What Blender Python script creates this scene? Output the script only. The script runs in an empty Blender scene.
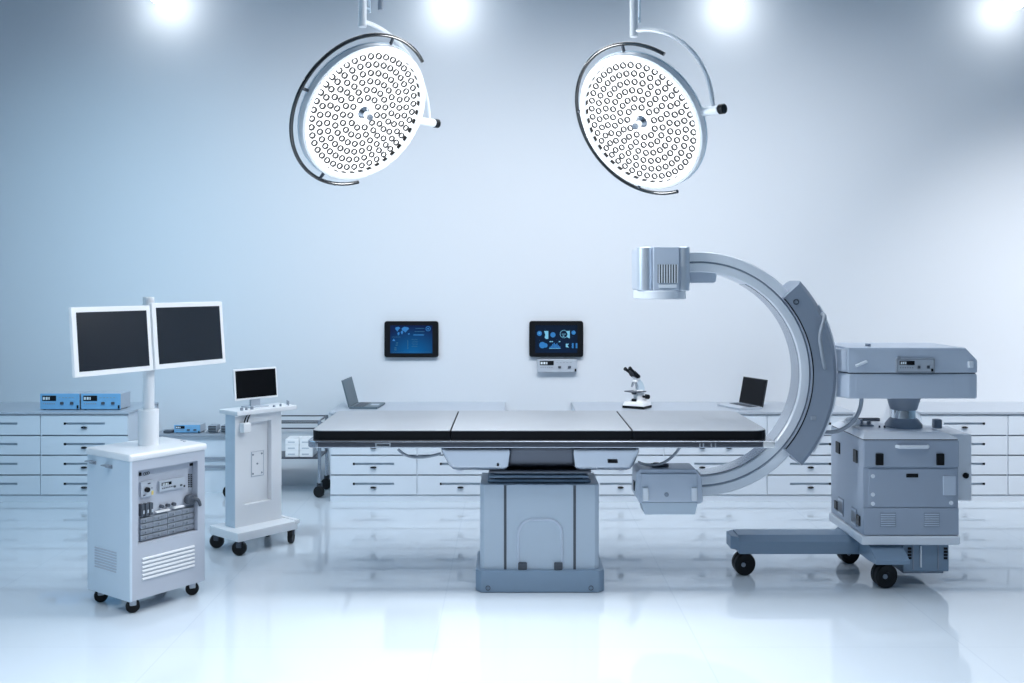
import bpy, bmesh, math, random
from mathutils import Matrix, Vector
random.seed(4)
PI = math.pi
SC = bpy.context.scene
COL = SC.collection
H = 1.65           # eye height of the camera
F = 1000.0         # focal length in pixels of the 1024 wide frame
HY = 282.0         # image row of the horizon

def W(px, py, d):
    """world point seen at pixel (px,py) at depth d"""
    return Vector(((px-512)*d/F, d, H-(py-HY)*d/F))
def hit(px, py, M, axis, val):
    """where the sight line of a pixel meets the plane local[axis]=val of frame M (local coordinates)"""
    inv = M.inverted()
    o = inv @ Vector((0, 0, H)); p = inv @ W(px, py, 1.0); d = p-o
    t = (val-o[axis])/d[axis]
    return o+d*t

# ------------------------------------------------------------------ materials
def mat(name, col, rough=.45, metal=0., emit=None, es=0., coat=0., spec=.5, vary=0.):
    m = bpy.data.materials.new(name); m.use_nodes = True
    nt = m.node_tree; b = nt.nodes['Principled BSDF']
    c = (*col, 1)
    b.inputs['Base Color'].default_value = c
    b.inputs['Roughness'].default_value = rough
    b.inputs['Metallic'].default_value = metal
    b.inputs['Specular IOR Level'].default_value = spec
    b.inputs['Coat Weight'].default_value = coat
    b.inputs['Coat Roughness'].default_value = .08
    if emit:
        b.inputs['Emission Color'].default_value = (*emit, 1)
        b.inputs['Emission Strength'].default_value = es
    else:
        tc = nt.nodes.new('ShaderNodeTexCoord'); n = nt.nodes.new('ShaderNodeTexNoise')
        n.inputs['Scale'].default_value = 9; n.inputs['Detail'].default_value = 3
        r = nt.nodes.new('ShaderNodeMapRange')
        r.inputs['To Min'].default_value = max(.02, rough-.04); r.inputs['To Max'].default_value = min(1, rough+.04)
        nt.links.new(tc.outputs['Object'], n.inputs['Vector'])
        nt.links.new(n.outputs['Fac'], r.inputs['Value'])
        nt.links.new(r.outputs['Result'], b.inputs['Roughness'])
    return m

M = {}
M['white'] = mat('white_enamel', (.88, .90, .93), .32, coat=.2)
M['white2'] = mat('white_plastic', (.92, .93, .95), .4)
M['rack'] = mat('rack_grey', (.22, .25, .30), .4)
M['railblack'] = mat('gloss_black_rail', (.006, .007, .009), .15, coat=1)
M['slot'] = mat('handle_slot', (.42, .50, .58), .4)
M['satin'] = mat('satin_steel_blue', (.70, .76, .84), .36, metal=.55)
M['endcap'] = mat('polished_end_cap', (.93, .95, .97), .2, metal=.5)  # bright reflection of the chrome put into a whiter, half-metal colour
M['cabinet'] = mat('cabinet_lacquer', (.74, .80, .87), .38)
M['carcass'] = mat('cabinet_carcass', (.20, .25, .31), .6)
M['counter'] = mat('counter_laminate', (.44, .49, .56), .3)
M['cartgrey'] = mat('cart_enamel_shaded', (.50, .54, .62), .38)  # cart enamel darkened to carry the shade on its front
M['cartside'] = mat('cart_enamel_blue_lit', (.62, .72, .82), .38)  # paler, bluer copy of the cart enamel; blue light from the left painted in
M['black'] = mat('black_plastic', (.006, .007, .009), .35, spec=.25)
M['rubber'] = mat('black_rubber', (.008, .009, .011), .5, spec=.3)
M['vinyl'] = mat('black_vinyl', (.003, .004, .006), .45, spec=.2)
M['padtop'] = mat('pad_silver_sheet', (.46, .48, .51), .40, metal=.6)
M['steel'] = mat('brushed_steel', (.50, .54, .60), .22, metal=.92)
M['darksteel'] = mat('dark_steel', (.10, .11, .135), .34, metal=.85)
M['chrome'] = mat('chrome', (.85, .87, .9), .12, metal=1.)
M['carm'] = mat('carm_enamel', (.53, .60, .71), .36, coat=.15)
M['cartblue'] = mat('carm_cart_enamel', (.35, .41, .51), .38, coat=.1)
M['pan'] = mat('underframe_steel', (.40, .44, .50), .24, metal=.9)
M['carmpale'] = mat('carm_pale_enamel', (.77, .82, .89), .34, coat=.15)
M['slate'] = mat('carm_slate_enamel', (.26, .31, .39), .42)
M['base'] = mat('base_blue_grey', (.22, .31, .42), .42)
M['column'] = mat('column_pale_blue', (.48, .57, .67), .40)
M['blue'] = mat('instrument_blue', (.20, .46, .74), .38)
M['grey'] = mat('mid_grey', (.30, .34, .40), .45)
M['dgrey'] = mat('dark_grey', (.07, .085, .11), .45)
M['lapscreen'] = mat('laptop_screen_glass', (.006, .007, .010), .4, spec=.12)
M['screen'] = mat('dark_screen_glass', (.014, .018, .026), .22, spec=.4)
M['deadscreen'] = mat('black_screen_glass', (.002, .002, .003), .3, spec=.15)
M['silver'] = mat('silver_face', (.52, .57, .64), .35, metal=.2)
M['lap'] = mat('laptop_grey', (.10, .145, .18), .4)
M['laplid'] = mat('laptop_black_lid', (.02, .024, .03), .35)
M['yellow'] = mat('yellow_label', (.75, .6, .2), .5)
M['lampwhite'] = mat('lamp_white_enamel', (.88, .91, .95), .3, coat=.2)
M['lampblue'] = mat('lamp_housing_blue', (.62, .74, .84), .35)
M['ledplate'] = mat('led_plate', (.9, .9, .9), .4, emit=(1, 1, 1), es=1.5)
M['leddome'] = mat('led_dome', (.9, .9, .9), .3, emit=(.97, .99, 1), es=2.2)
M['ledring'] = mat('led_ring_dark', (.03, .034, .04), .3)
M['ledrim'] = mat('lamp_rim_added_glow', (.88, .91, .95), .4, emit=(.9, .96, 1), es=.55)  # glow added to the lamp's plain white rim to make it look bright
M['spot'] = mat('spotlight_glass', (1, 1, 1), .3, emit=(.97, .99, 1), es=20)
M['ui'] = mat('display_cyan', (0, 0, 0), .4, emit=(.22, .62, .90), es=.75)
M['ui2'] = mat('display_blue', (0, 0, 0), .4, emit=(.03, .22, .60), es=.75)
M['uidim'] = mat('display_dim_blue', (0, 0, 0), .4, emit=(.03, .20, .42), es=.45)
M['lcd'] = mat('lcd_digits', (.75, .82, .86), .4)

def tex_material(name):
    m = bpy.data.materials.new(name); m.use_nodes = True
    return m, m.node_tree, m.node_tree.nodes['Principled BSDF']

def wall_material(name, col, rough=.6):
    m, nt, b = tex_material(name)
    tc = nt.nodes.new('ShaderNodeTexCoord'); n = nt.nodes.new('ShaderNodeTexNoise')
    n.inputs['Scale'].default_value = 40; n.inputs['Detail'].default_value = 4
    bp = nt.nodes.new('ShaderNodeBump'); bp.inputs['Strength'].default_value = .02; bp.inputs['Distance'].default_value = .01
    nt.links.new(tc.outputs['Object'], n.inputs['Vector'])
    nt.links.new(n.outputs['Fac'], bp.inputs['Height'])
    nt.links.new(bp.outputs['Normal'], b.inputs['Normal'])
    b.inputs['Base Color'].default_value = (*col, 1); b.inputs['Roughness'].default_value = rough
    b.inputs['Specular IOR Level'].default_value = .3
    return m
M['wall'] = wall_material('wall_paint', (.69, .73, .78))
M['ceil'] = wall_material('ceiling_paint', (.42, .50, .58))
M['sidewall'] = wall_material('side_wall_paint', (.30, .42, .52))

def floor_material():
    m, nt, b = tex_material('floor_gloss_tile')
    tc = nt.nodes.new('ShaderNodeTexCoord'); br = nt.nodes.new('ShaderNodeTexBrick')
    br.offset = 0; br.inputs['Scale'].default_value = 1
    br.inputs['Mortar Size'].default_value = .004; br.inputs['Mortar Smooth'].default_value = .2
    br.inputs['Brick Width'].default_value = 1.2; br.inputs['Row Height'].default_value = 1.2
    br.inputs['Color1'].default_value = (.62, .69, .76, 1); br.inputs['Color2'].default_value = (.61, .68, .75, 1)
    br.inputs['Mortar'].default_value = (.57, .64, .72, 1)
    mp = nt.nodes.new('ShaderNodeMapping'); mp.inputs['Location'].default_value = (.35, .28, 0)
    nt.links.new(tc.outputs['Object'], mp.inputs['Vector']); nt.links.new(mp.outputs['Vector'], br.inputs['Vector'])
    nt.links.new(br.outputs['Color'], b.inputs['Base Color'])
    b.inputs['Roughness'].default_value = .05
    b.inputs['IOR'].default_value = 1.75
    return m
M['floor'] = floor_material()

def tablet_material(name, c_lo, c_hi, es):
    m, nt, b = tex_material(name)
    tc = nt.nodes.new('ShaderNodeTexCoord')
    g = nt.nodes.new('ShaderNodeTexGradient'); g.gradient_type = 'SPHERICAL'
    mp = nt.nodes.new('ShaderNodeMapping')
    mp.inputs['Location'].default_value = (-.05, 0, .55); mp.inputs['Scale'].default_value = (3.5, 0, 4.2)
    r = nt.nodes.new('ShaderNodeValToRGB')
    r.color_ramp.elements[0].color = (*c_lo, 1); r.color_ramp.elements[1].color = (*c_hi, 1)
    nt.links.new(tc.outputs['Object'], mp.inputs['Vector']); nt.links.new(mp.outputs['Vector'], g.inputs['Vector'])
    nt.links.new(g.outputs['Fac'], r.inputs['Fac']); nt.links.new(r.outputs['Color'], b.inputs['Emission Color'])
    b.inputs['Emission Strength'].default_value = es; b.inputs['Base Color'].default_value = (.005, .008, .015, 1)
    b.inputs['Roughness'].default_value = .4; b.inputs['Specular IOR Level'].default_value = .1
    return m
M['tab1'] = tablet_material('tablet_display_blue', (.001, .008, .05), (.0, .10, .30), 1.0)
M['tab2'] = tablet_material('tablet_display_navy', (.001, .006, .02), (.001, .012, .045), .8)

# ------------------------------------------------------------------ mesh builder
class MB:
    def __init__(s):
        s.bm = bmesh.new()
    def _add(s, t, mi=0, X=None):
        bmesh.ops.recalc_face_normals(t, faces=t.faces)
        for f in t.faces: f.material_index = mi
        if X is not None: t.transform(X)
        me = bpy.data.meshes.new('tmp'); t.to_mesh(me); t.free()
        s.bm.from_mesh(me); bpy.data.meshes.remove(me)
        return s
    def bx(s, x0, x1, y0, y1, z0, z1, bev=0., seg=2, mi=0, X=None):
        t = bmesh.new(); bmesh.ops.create_cube(t, size=1)
        sx, sy, sz = abs(x1-x0), abs(y1-y0), abs(z1-z0)
        for v in t.verts: v.co = Vector(((x0+x1)/2+v.co.x*sx, (y0+y1)/2+v.co.y*sy, (z0+z1)/2+v.co.z*sz))
        if bev > 0:
            bev = min(bev, .49*min(sx, sy, sz))
            bmesh.ops.bevel(t, geom=t.edges[:], offset=bev, segments=seg, profile=.5, affect='EDGES')
        return s._add(t, mi, X)
    def prism(s, poly, plane, d0, d1, bev=0., seg=2, mi=0, X=None):
        f = {'xz': lambda u, v, d: (u, d, v), 'xy': lambda u, v, d: (u, v, d), 'yz': lambda u, v, d: (d, u, v)}[plane]
        t = bmesh.new()
        a = [t.verts.new(f(u, v, d0)) for u, v in poly]; b = [t.verts.new(f(u, v, d1)) for u, v in poly]
        n = len(poly)
        t.faces.new(a); t.faces.new(b[::-1])
        for i in range(n): t.faces.new((a[i], b[i], b[(i+1) % n], a[(i+1) % n]))
        bmesh.ops.recalc_face_normals(t, faces=t.faces)
        if bev > 0: bmesh.ops.bevel(t, geom=t.edges[:], offset=bev, segments=seg, profile=.5, affect='EDGES')
        return s._add(t, mi, X)
    def taper(s, lo, hi, z0, z1, bev=0., mi=0, X=None):
        """lo/hi = (x0,x1,y0,y1)"""
        t = bmesh.new()
        A = [t.verts.new((x, y, z0)) for x, y in ((lo[0], lo[2]), (lo[1], lo[2]), (lo[1], lo[3]), (lo[0], lo[3]))]
        B = [t.verts.new((x, y, z1)) for x, y in ((hi[0], hi[2]), (hi[1], hi[2]), (hi[1], hi[3]), (hi[0], hi[3]))]
        t.faces.new(A); t.faces.new(B[::-1])
        for i in range(4): t.faces.new((A[i], B[i], B[(i+1) % 4], A[(i+1) % 4]))
        bmesh.ops.recalc_face_normals(t, faces=t.faces)
        if bev > 0: bmesh.ops.bevel(t, geom=t.edges[:], offset=bev, segments=2, profile=.5, affect='EDGES')
        return s._add(t, mi, X)
    def cyl(s, p0, p1, r0, r1=None, seg=24, mi=0, X=None):
        p0 = Vector(p0); p1 = Vector(p1); r1 = r0 if r1 is None else r1
        d = p1-p0; L = d.length; e = min(.12*min(r0, r1), .1*L)
        prof = [(0, 0), (r0-e, 0), (r0, e), (r1, L-e), (r1-e, L), (0, L)]
        Q = Matrix.Translation(p0) @ d.to_track_quat('Z', 'Y').to_matrix().to_4x4()
        return s.lathe(prof, seg, mi, Q if X is None else X @ Q)
    def lathe(s, prof, seg=32, mi=0, X=None, a0=0., a1=2*PI):
        t = bmesh.new(); full = abs(a1-a0-2*PI) < 1e-6
        n = seg if full else seg+1
        rings = []
        for r, z in prof:
            if r < 1e-7: rings.append([t.verts.new((0, 0, z))])
            else: rings.append([t.verts.new((r*math.cos(a0+(a1-a0)*i/seg), r*math.sin(a0+(a1-a0)*i/seg), z)) for i in range(n)])
        for a, b in zip(rings, rings[1:]):
            for i in range(seg):
                j = (i+1) % n
                if len(a) == 1 and len(b) == 1: continue
                if len(a) == 1: t.faces.new((a[0], b[j], b[i]))
                elif len(b) == 1: t.faces.new((a[i], a[j], b[0]))
                else: t.faces.new((a[i], a[j], b[j], b[i]))
        return s._add(t, mi, X)
    def torus(s, R, r, seg=20, rs=8, mi=0, X=None):
        t = bmesh.new()
        g = [[t.verts.new(((R+r*math.cos(b))*math.cos(a), (R+r*math.cos(b))*math.sin(a), r*math.sin(b)))
              for b in [2*PI*j/rs for j in range(rs)]] for a in [2*PI*i/seg for i in range(seg)]]
        for i in range(seg):
            for j in range(rs):
                t.faces.new((g[i][j], g[(i+1) % seg][j], g[(i+1) % seg][(j+1) % rs], g[i][(j+1) % rs]))
        return s._add(t, mi, X)
    def tube(s, pts, r, seg=10, mi=0, X=None):
        pts = [Vector(p) for p in pts]; t = bmesh.new(); n = len(pts); rings = []
        tang = [(pts[min(i+1, n-1)]-pts[max(i-1, 0)]).normalized() for i in range(n)]
        up = Vector((0, 0, 1)) if abs(tang[0].z) < .9 else Vector((1, 0, 0))
        nrm = (up-tang[0]*up.dot(tang[0])).normalized()
        for i in range(n):
            if i: nrm = (nrm-tang[i]*nrm.dot(tang[i])).normalized()
            bn = tang[i].cross(nrm)
            rings.append([t.verts.new(pts[i]+(nrm*math.cos(2*PI*k/seg)+bn*math.sin(2*PI*k/seg))*r) for k in range(seg)])
        for a, b in zip(rings, rings[1:]):
            for k in range(seg): t.faces.new((a[k], a[(k+1) % seg], b[(k+1) % seg], b[k]))
        t.faces.new(rings[0]); t.faces.new(rings[-1][::-1])
        return s._add(t, mi, X)
    def sweep(s, prof, cx, cz, a0, a1, n, mi=0, X=None):
        """closed profile [(r,y)] swept on an arc in the XZ plane"""
        t = bmesh.new(); rings = []
        for i in range(n+1):
            a = a0+(a1-a0)*i/n
            rings.append([t.verts.new((cx+r*math.cos(a), y, cz+r*math.sin(a))) for r, y in prof])
        m = len(prof)
        for a, b in zip(rings, rings[1:]):
            for k in range(m): t.faces.new((a[k], a[(k+1) % m], b[(k+1) % m], b[k]))
        t.faces.new(rings[0]); t.faces.new(rings[-1][::-1])
        return s._add(t, mi, X)
    def frame(s, o, i, y0, y1, mi=0, X=None):
        """rectangular plate in XZ with a rectangular hole; o,i=(x0,x1,z0,z1)"""
        t = bmesh.new()
        def ring(q, y): return [t.verts.new((q[0], y, q[2])), t.verts.new((q[1], y, q[2])), t.verts.new((q[1], y, q[3])), t.verts.new((q[0], y, q[3]))]
        a, b, c, d = ring(o, y0), ring(i, y0), ring(i, y1), ring(o, y1)
        for p, q in ((a, b), (b, c), (c, d), (d, a)):
            for k in range(4): t.faces.new((p[k], p[(k+1) % 4], q[(k+1) % 4], q[k]))
        return s._add(t, mi, X)
    def sphere(s, c, r, mi=0, seg=16, sc=(1, 1, 1), X=None):
        t = bmesh.new(); bmesh.ops.create_uvsphere(t, u_segments=seg, v_segments=max(6, seg//2), radius=r)
        for v in t.verts: v.co = Vector(c)+Vector((v.co.x*sc[0], v.co.y*sc[1], v.co.z*sc[2]))
        return s._add(t, mi, X)
    def quad(s, pts, th, mi=0, X=None):
        """slab from 4 corner points, thickened backwards along the normal"""
        p = [Vector(q) for q in pts]; nn = (p[1]-p[0]).cross(p[3]-p[0]).normalized()
        t = bmesh.new(); a = [t.verts.new(q) for q in p]; b = [t.verts.new(q-nn*th) for q in p]
        t.faces.new(a); t.faces.new(b[::-1])
        for i in range(4): t.faces.new((a[i], b[i], b[(i+1) % 4], a[(i+1) % 4]))
        return s._add(t, mi, X)
    def build(s, name, mats, parent=None, world=False, label=None, smooth=38, link=True):
        if world and parent is not None: s.bm.transform(wm(parent).inverted())
        me = bpy.data.meshes.new(name); s.bm.to_mesh(me); s.bm.free()
        for m in (mats if isinstance(mats, (list, tuple)) else [mats]): me.materials.append(M[m])
        for p in me.polygons: p.use_smooth = True
        me.set_sharp_from_angle(angle=math.radians(smooth))
        o = bpy.data.objects.new(name, me); COL.objects.link(o)
        wn = o.modifiers.new('weighted_normal', 'WEIGHTED_NORMAL'); wn.keep_sharp = True
        if parent is not None: o.parent = parent
        if label: o['label'] = label
        return o

def wm(o):
    X = o.matrix_basis.copy()
    while o.parent is not None:
        o = o.parent; X = o.matrix_basis @ X
    return X
def thing(name, label, cat, loc=(0, 0, 0), rz=0., group=None):
    o = bpy.data.objects.new(name, None); COL.objects.link(o); o.empty_display_size = .1
    o.location = loc; o.rotation_euler = (0, 0, rz); o['label'] = label; o['category'] = cat
    if group: o['group'] = group
    return o
def structure(o): o['kind'] = 'structure'; return o
def kids(o): return [c for c in bpy.data.objects if c.parent == o]
def copy_tree(o, parent=None):
    c = o.copy(); COL.objects.link(c)
    if parent is not None: c.parent = parent
    for ch in kids(o): copy_tree(ch, c)
    return c
def arc(c, r, a0, a1, n, ax=(1, 0, 0), ay=(0, 0, 1)):
    c, ax, ay = Vector(c), Vector(ax), Vector(ay)
    return [c+ax*(r*math.cos(a0+(a1-a0)*i/n))+ay*(r*math.sin(a0+(a1-a0)*i/n)) for i in range(n+1)]
def bez(p0, p1, p2, p3, n=16):
    p0, p1, p2, p3 = map(Vector, (p0, p1, p2, p3)); r = []
    for i in range(n+1):
        t = i/n; u = 1-t
        r.append(p0*u**3+p1*3*u*u*t+p2*3*u*t*t+p3*t**3)
    return r

# ------------------------------------------------------------------ room
YB = 8.12; CEIL = 4.12; XL, XR, YF = -5.6, 5.6, -3.2
structure(MB().bx(XL-.1, XR+.1, YF, YB+.1, -.1, 0).build('floor', 'floor'))
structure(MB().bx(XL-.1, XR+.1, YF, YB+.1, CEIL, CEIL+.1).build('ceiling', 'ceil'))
structure(MB().bx(XL-.1, XR+.1, YB, YB+.1, 0, CEIL).build('wall_back', 'wall'))
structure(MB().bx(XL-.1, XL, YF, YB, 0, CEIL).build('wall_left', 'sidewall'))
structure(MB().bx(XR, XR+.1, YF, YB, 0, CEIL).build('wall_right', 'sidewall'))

# ------------------------------------------------------------------ drawer cabinets along the back wall
CF = 7.5           # plane of the drawer fronts
def cz(y): return H-(y-HY)*CF/F
def cxp(x): return (x-512)*CF/F
ROWS = [(415.3, 434.8), (436.2, 454.6), (456, 474.4), (475.8, 494.6)]
def cabinet(x0, x1, label, outer=-1, two_knobs=False):
    X0, X1 = cxp(x0), cxp(x1); w = X1-X0
    t = thing('drawer_cabinet', label, 'cabinet', ((X0+X1)/2, CF, 0), 0, 'white drawer cabinets along the back wall')
    b = MB(); b.bx(-w/2+.001, w/2-.001, .02, YB-CF-.005, .05, cz(414.6)); b.build('carcass', 'carcass', t)
    # side skins and plinth
    for e in (-1, 1): MB().bx(e*w/2, e*(w/2-.004), .012, YB-CF-.004, .05, cz(414.6)).build('side_panel', 'cabinet', t)
    MB().bx(-w/2, w/2, .008, .5, 0, .048).build('plinth', 'cabinet', t)
    for (ya, yb) in ROWS:
        z1, z0 = cz(ya), cz(yb)
        hx0, hx1 = (-.155, .155) if not two_knobs else (-.16, .16)
        hz = z1-(z1-z0)*.43; hh = .009
        d = MB(); d.frame((-w/2+.004, w/2-.004, z0, z1), (hx0, hx1, hz-hh, hz+hh), 0, .02)
        dr = d.build('drawer', 'cabinet', t)
        h = MB(); h.bx(hx0, hx1, .016, .0195, hz-hh, hz+hh)
        e = hx0 if outer < 0 else hx1
        h.bx(e, e-outer*.012, .001, .017, hz-hh, hz+hh, mi=1)  # black block stands in for the shaded end wall of the slot
        h.build('handle', ['slot', 'black'], dr)
        for kx in ([0] if not two_knobs else [-.10, .10]):
            k = MB(); k.sphere((kx, -.006, z1-(z1-z0)*.62), .024, sc=(1, .6, .34)); k.build('knob', 'black', dr)
    return t
cabinet(-47, 40.5, 'white four-drawer cabinet cut off by the left edge of the photo', -1)
cabinet(40.5, 128, 'white four-drawer cabinet under the pair of blue instruments at left', -1)
cabinet(330, 417, 'white four-drawer cabinet under the grey open laptop, behind the table left end', -1)
cabinet(417, 504, 'white four-drawer cabinet just left of the operating table pedestal', -1)
cabinet(577, 664, 'white four-drawer cabinet under the microscope, just right of the table pedestal', 1)
cabinet(664, 767, 'wider white cabinet whose drawers have two knobs each, behind the x-ray detector', 1, True)
cabinet(767, 854, 'white four-drawer cabinet under the black laptop, left of the x-ray machine cart', 1)
cabinet(921, 1008, 'white four-drawer cabinet just right of the x-ray machine cart', 1)
cabinet(1008, 1095, 'white four-drawer cabinet cut off by the right edge of the photo', 1)
CT = cz(411.8)     # height of the worktops
def worktop(x0, x1, label):
    o = MB().bx(cxp(x0), cxp(x1), CF-.012, YB-.002, cz(414.4), CT, bev=.004).build('worktop', 'counter')
    o['label'] = label; o['category'] = 'worktop'; o['group'] = 'grey worktops on the drawer cabinets'
worktop(-48, 129.5, 'pale grey worktop carrying two blue instruments at far left')
worktop(329, 505, 'pale grey worktop carrying the open grey laptop')
worktop(576, 855, 'long pale grey worktop carrying microscope and black laptop')
worktop(920, 1096, 'pale grey worktop behind and right of the x-ray machine')

# low bench behind the two carts
bx0, bx1 = -2.82, -2.215; by = 7.82
t = thing('low_bench', 'low pale blue bench with a blue instrument on it, behind the tall monitor cart', 'bench', ((bx0+bx1)/2, by, 0))
bw = (bx1-bx0)/2
bz = H-(434.5-HY)*by/F
MB().bx(-bw, bw, 0, .29, bz-.02, bz, bev=.004).build('bench_top', 'grey', t)
MB().bx(-bw+.01, bw-.01, .03, .29, .0, bz-.02).build('bench_body', 'cabinet', t)
for yy in (458.5, 467):
    z = H-(yy-HY)*by/F
    MB().bx(-bw, bw, .01, .035, z-.012, z+.008, bev=.003).build('rail', 'grey', t)
# devices on the bench
def box_instrument(name, x0, x1, z0, z1, y0, y1, label, group, knobs=True, face='blue'):
    t = thing(name, label, 'instrument', ((x0+x1)/2, y0, z0), 0, group)
    w = (x1-x0)/2; h = z1-z0
    MB().bx(-w, w, .006, y1-y0, .006, h, bev=.004).build('case', 'silver', t)
    f = MB(); f.bx(-w, w, 0, .008, .006, h, bev=.003); fo = f.build('face_plate', face, t)
    MB().bx(-w*.88, -w*.18, -.003, .002, h*.56, h*.88, bev=.001).build('display', 'black', fo)
    g = MB()
    for k, (a, b) in enumerate(((-.84, -.74), (-.70, -.60), (-.56, -.50))): g.bx(w*a, w*b, -.0045, -.003, h*.63, h*.80)
    g.build('digits', 'lcd', fo)
    g = MB()
    for k in range(6): g.bx(w*(-.85+.11*k), w*(-.79+.11*k), -.002, .002, h*.36, h*.42)
    for k in range(5): g.bx(w*(-.05+.17*k), w*(.05+.17*k), -.002, .002, h*.74, h*.77)
    g.build('marking', 'grey', fo)
    for kx in (.12, .62): MB().bx(w*kx-.012, w*kx+.012, -.010, .002, h*.34, h*.50, bev=.003).build('button', 'dgrey', fo)
    MB().bx(w*.88, w*.96, -.008, .002, h*.10, h*.30, bev=.002).build('latch', 'black', fo)
    if 'mounted' in name: return t
    f = MB()
    for sx in (-1, 1):
        for yy in (.03, y1-y0-.03): f.cyl((sx*w*.85, yy, 0), (sx*w*.85, yy, .007), .01, seg=12)
    f.build('foot', 'black', t)
    return t
y0 = 7.60
box_instrument('instrument_box', (40-512)*y0/F, (79.3-512)*y0/F, CT, CT+.125, y0, y0+.20, 'bright blue instrument box, left one of the pair on the worktop', 'blue instrument boxes on the left worktop')
box_instrument('instrument_box', (81-512)*y0/F, (120.5-512)*y0/F, CT, CT+.125, y0, y0+.20, 'bright blue instrument box, right one of the pair on the worktop', 'blue instrument boxes on the left worktop')
yb_ = 7.88
box_instrument('small_instrument_box', (174-512)*yb_/F, (200-512)*yb_/F, bz, bz+.066, yb_, yb_+.15, 'small blue instrument box on the low bench behind the monitor cart', None)
for (a, b, lab) in ((207.5, 217, 'dark boxy adapter beside the small blue instrument on the low bench'), (220.5, 230, 'dark boxy adapter half hidden by the white terminal stand, on the low bench')):
    xa, xb = (a-512)*yb_/F, (b-512)*yb_/F
    t = thing('power_adapter', lab, 'adapter', ((xa+xb)/2, yb_, bz), 0, 'dark adapters on the low bench')
    w = (xb-xa)/2
    MB().bx(-w, w, 0, .10, 0.004, .062, bev=.01).build('case', 'grey', t)
    g = MB()
    for k in range(4): g.bx(-w*.8, w*.8, -.003, .002, .015+.012*k, .02+.012*k)
    g.build('grille', 'black', t)
    g = MB(); g.cyl((-w*.6, .05, 0), (-w*.6, .05, .006), .008, seg=10); g.cyl((w*.6, .05, 0), (w*.6, .05, .006), .008, seg=10); g.build('foot', 'black', t)
    MB().tube(bez((-w, .04, .03), (-w-.02, .04, .03), (-w-.02, .03, .006), (-w-.03, .03, .005)), .004, 8).build('plug_lead', 'white2', t)
o = MB().bx((163-512)*yb_/F, (172-512)*yb_/F, yb_, yb_+.06, bz, bz+.022, bev=.008).build('remote_control', 'dgrey')
o['label'] = 'small dark handset lying left of the small blue instrument'; o['category'] = 'handset'

# instrument trolley behind the white terminal stand
ty0, ty1 = 7.68, 7.98
tx0, tx1 = (229-512)*ty0/F, (319.5-512)*ty0/F
t = thing('instrument_trolley', 'low wheeled steel trolley behind the terminal stand with a stack of boxes', 'trolley', ((tx0+tx1)/2, (ty0+ty1)/2, 0))
tw, td = (tx1-tx0)/2, (ty1-ty0)/2
for yy, nm in ((421, 'top_rail'), (428.3, 'lower_rail')):
    z = H-(yy-HY)*ty0/F
    b = MB()
    for s in (-1, 1): b.bx(-tw, tw, s*td-.006, s*td+.006, z-.005, z+.005, bev=.002)
    for s in (-1, 1): b.bx(s*tw-.006, s*tw+.006, -td, td, z-.005, z+.005, bev=.002)
    b.build(nm, 'darksteel', t)
zs = H-(457.5-HY)*ty0/F
MB().bx(-tw, tw, -td, td, zs-.012, zs, bev=.003).build('shelf', 'darksteel', t)
for sx in (-1, 1):
    for sy in (-1, 1):
        x, y = sx*tw, sy*td
        MB().bx(x-.012, x+.012, y-.012, y+.012, .09, H-(420-HY)*ty0/F, bev=.003).build('leg', 'steel', t)
        c = MB(); c.bx(x-.02, x+.02, y-.012, y+.012, .05, .11, bev=.004); co = c.build('caster', 'dgrey', t)
        MB().cyl((x-.006, y-.030, .043), (x+.004, y-.004, .043), .043, seg=28).build('wheel', 'rubber', co)
b0, b1 = (285-512)*7.7/F, (313-512)*7.7/F
bh = (457.5-439.5)*7.7/F
bwid = (b1-b0)/2
for r in range(3):
    for c in range(2):
        xa = b0+c*bwid+.002; xb = b0+(c+1)*bwid-.002
        o = MB(); o.bx(xa, xb, 7.70, 7.86, zs+bh/3*r+.0004, zs+bh/3*(r+1)-.0004, bev=.003)
        tb = thing('supply_box', 'white supply box on the trolley shelf, %s of the %s column of three' % (('bottom', 'middle', 'top')[r], ('left', 'right')[c]), 'box', ((xa+xb)/2, 7.78, zs+bh/3*r), 0, 'white boxes on the low trolley')
        o.build('carton', 'white2', tb, world=True)
        o = MB(); o.bx(xa+.02, xb-.03, 7.6985, 7.701, zs+bh/3*r+.018, zs+bh/3*r+.026); o.build('print_line', 'silver', tb, world=True)

# ------------------------------------------------------------------ laptops and microscope
def laptop(loc, rz, w, dep, hgt, lean, label, lid, deck, front):
    """hinge along local x (0..w) at y=0; keyboard deck towards -y; screen faces -y and leans back to +y"""
    t = thing('laptop', label, 'laptop', loc, rz, 'open laptops on the worktops')
    b = MB(); b.bx(0, w, -dep, 0.004, .0, .016, bev=.004); bo = b.build('keyboard_deck', deck, t)
    g = MB()
    for r in range(4):
        for c in range(11): g.bx(w*(.06+.08*c), w*(.06+.08*c+.066), -dep*(.88-.5)+dep*.1*r-dep*.12, -dep*(.88-.5)+dep*.1*r-dep*.04, .0155, .0185)
    g.build('keys', 'dgrey', bo)
    MB().bx(w*.36, w*.64, -dep*.92, -dep*.62, .0155, .0168).build('touchpad', 'silver', bo)
    X = Matrix.Translation((0, .002, .012)) @ Matrix.Rotation(-lean, 4, 'X')
    s = MB(); s.bx(0, w, -.002, .008, 0, hgt, bev=.003, X=X); so = s.build('lid', lid, t)
    MB().bx(.008, w-.008, -.0035, -.001, .012, hgt-.008, X=X).build('screen', front, so)
    h = MB(); h.cyl((w*.1, .003, .014), (w*.9, .003, .014), .006, seg=10); h.build('hinge', 'dgrey', t)
    return t
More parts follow.
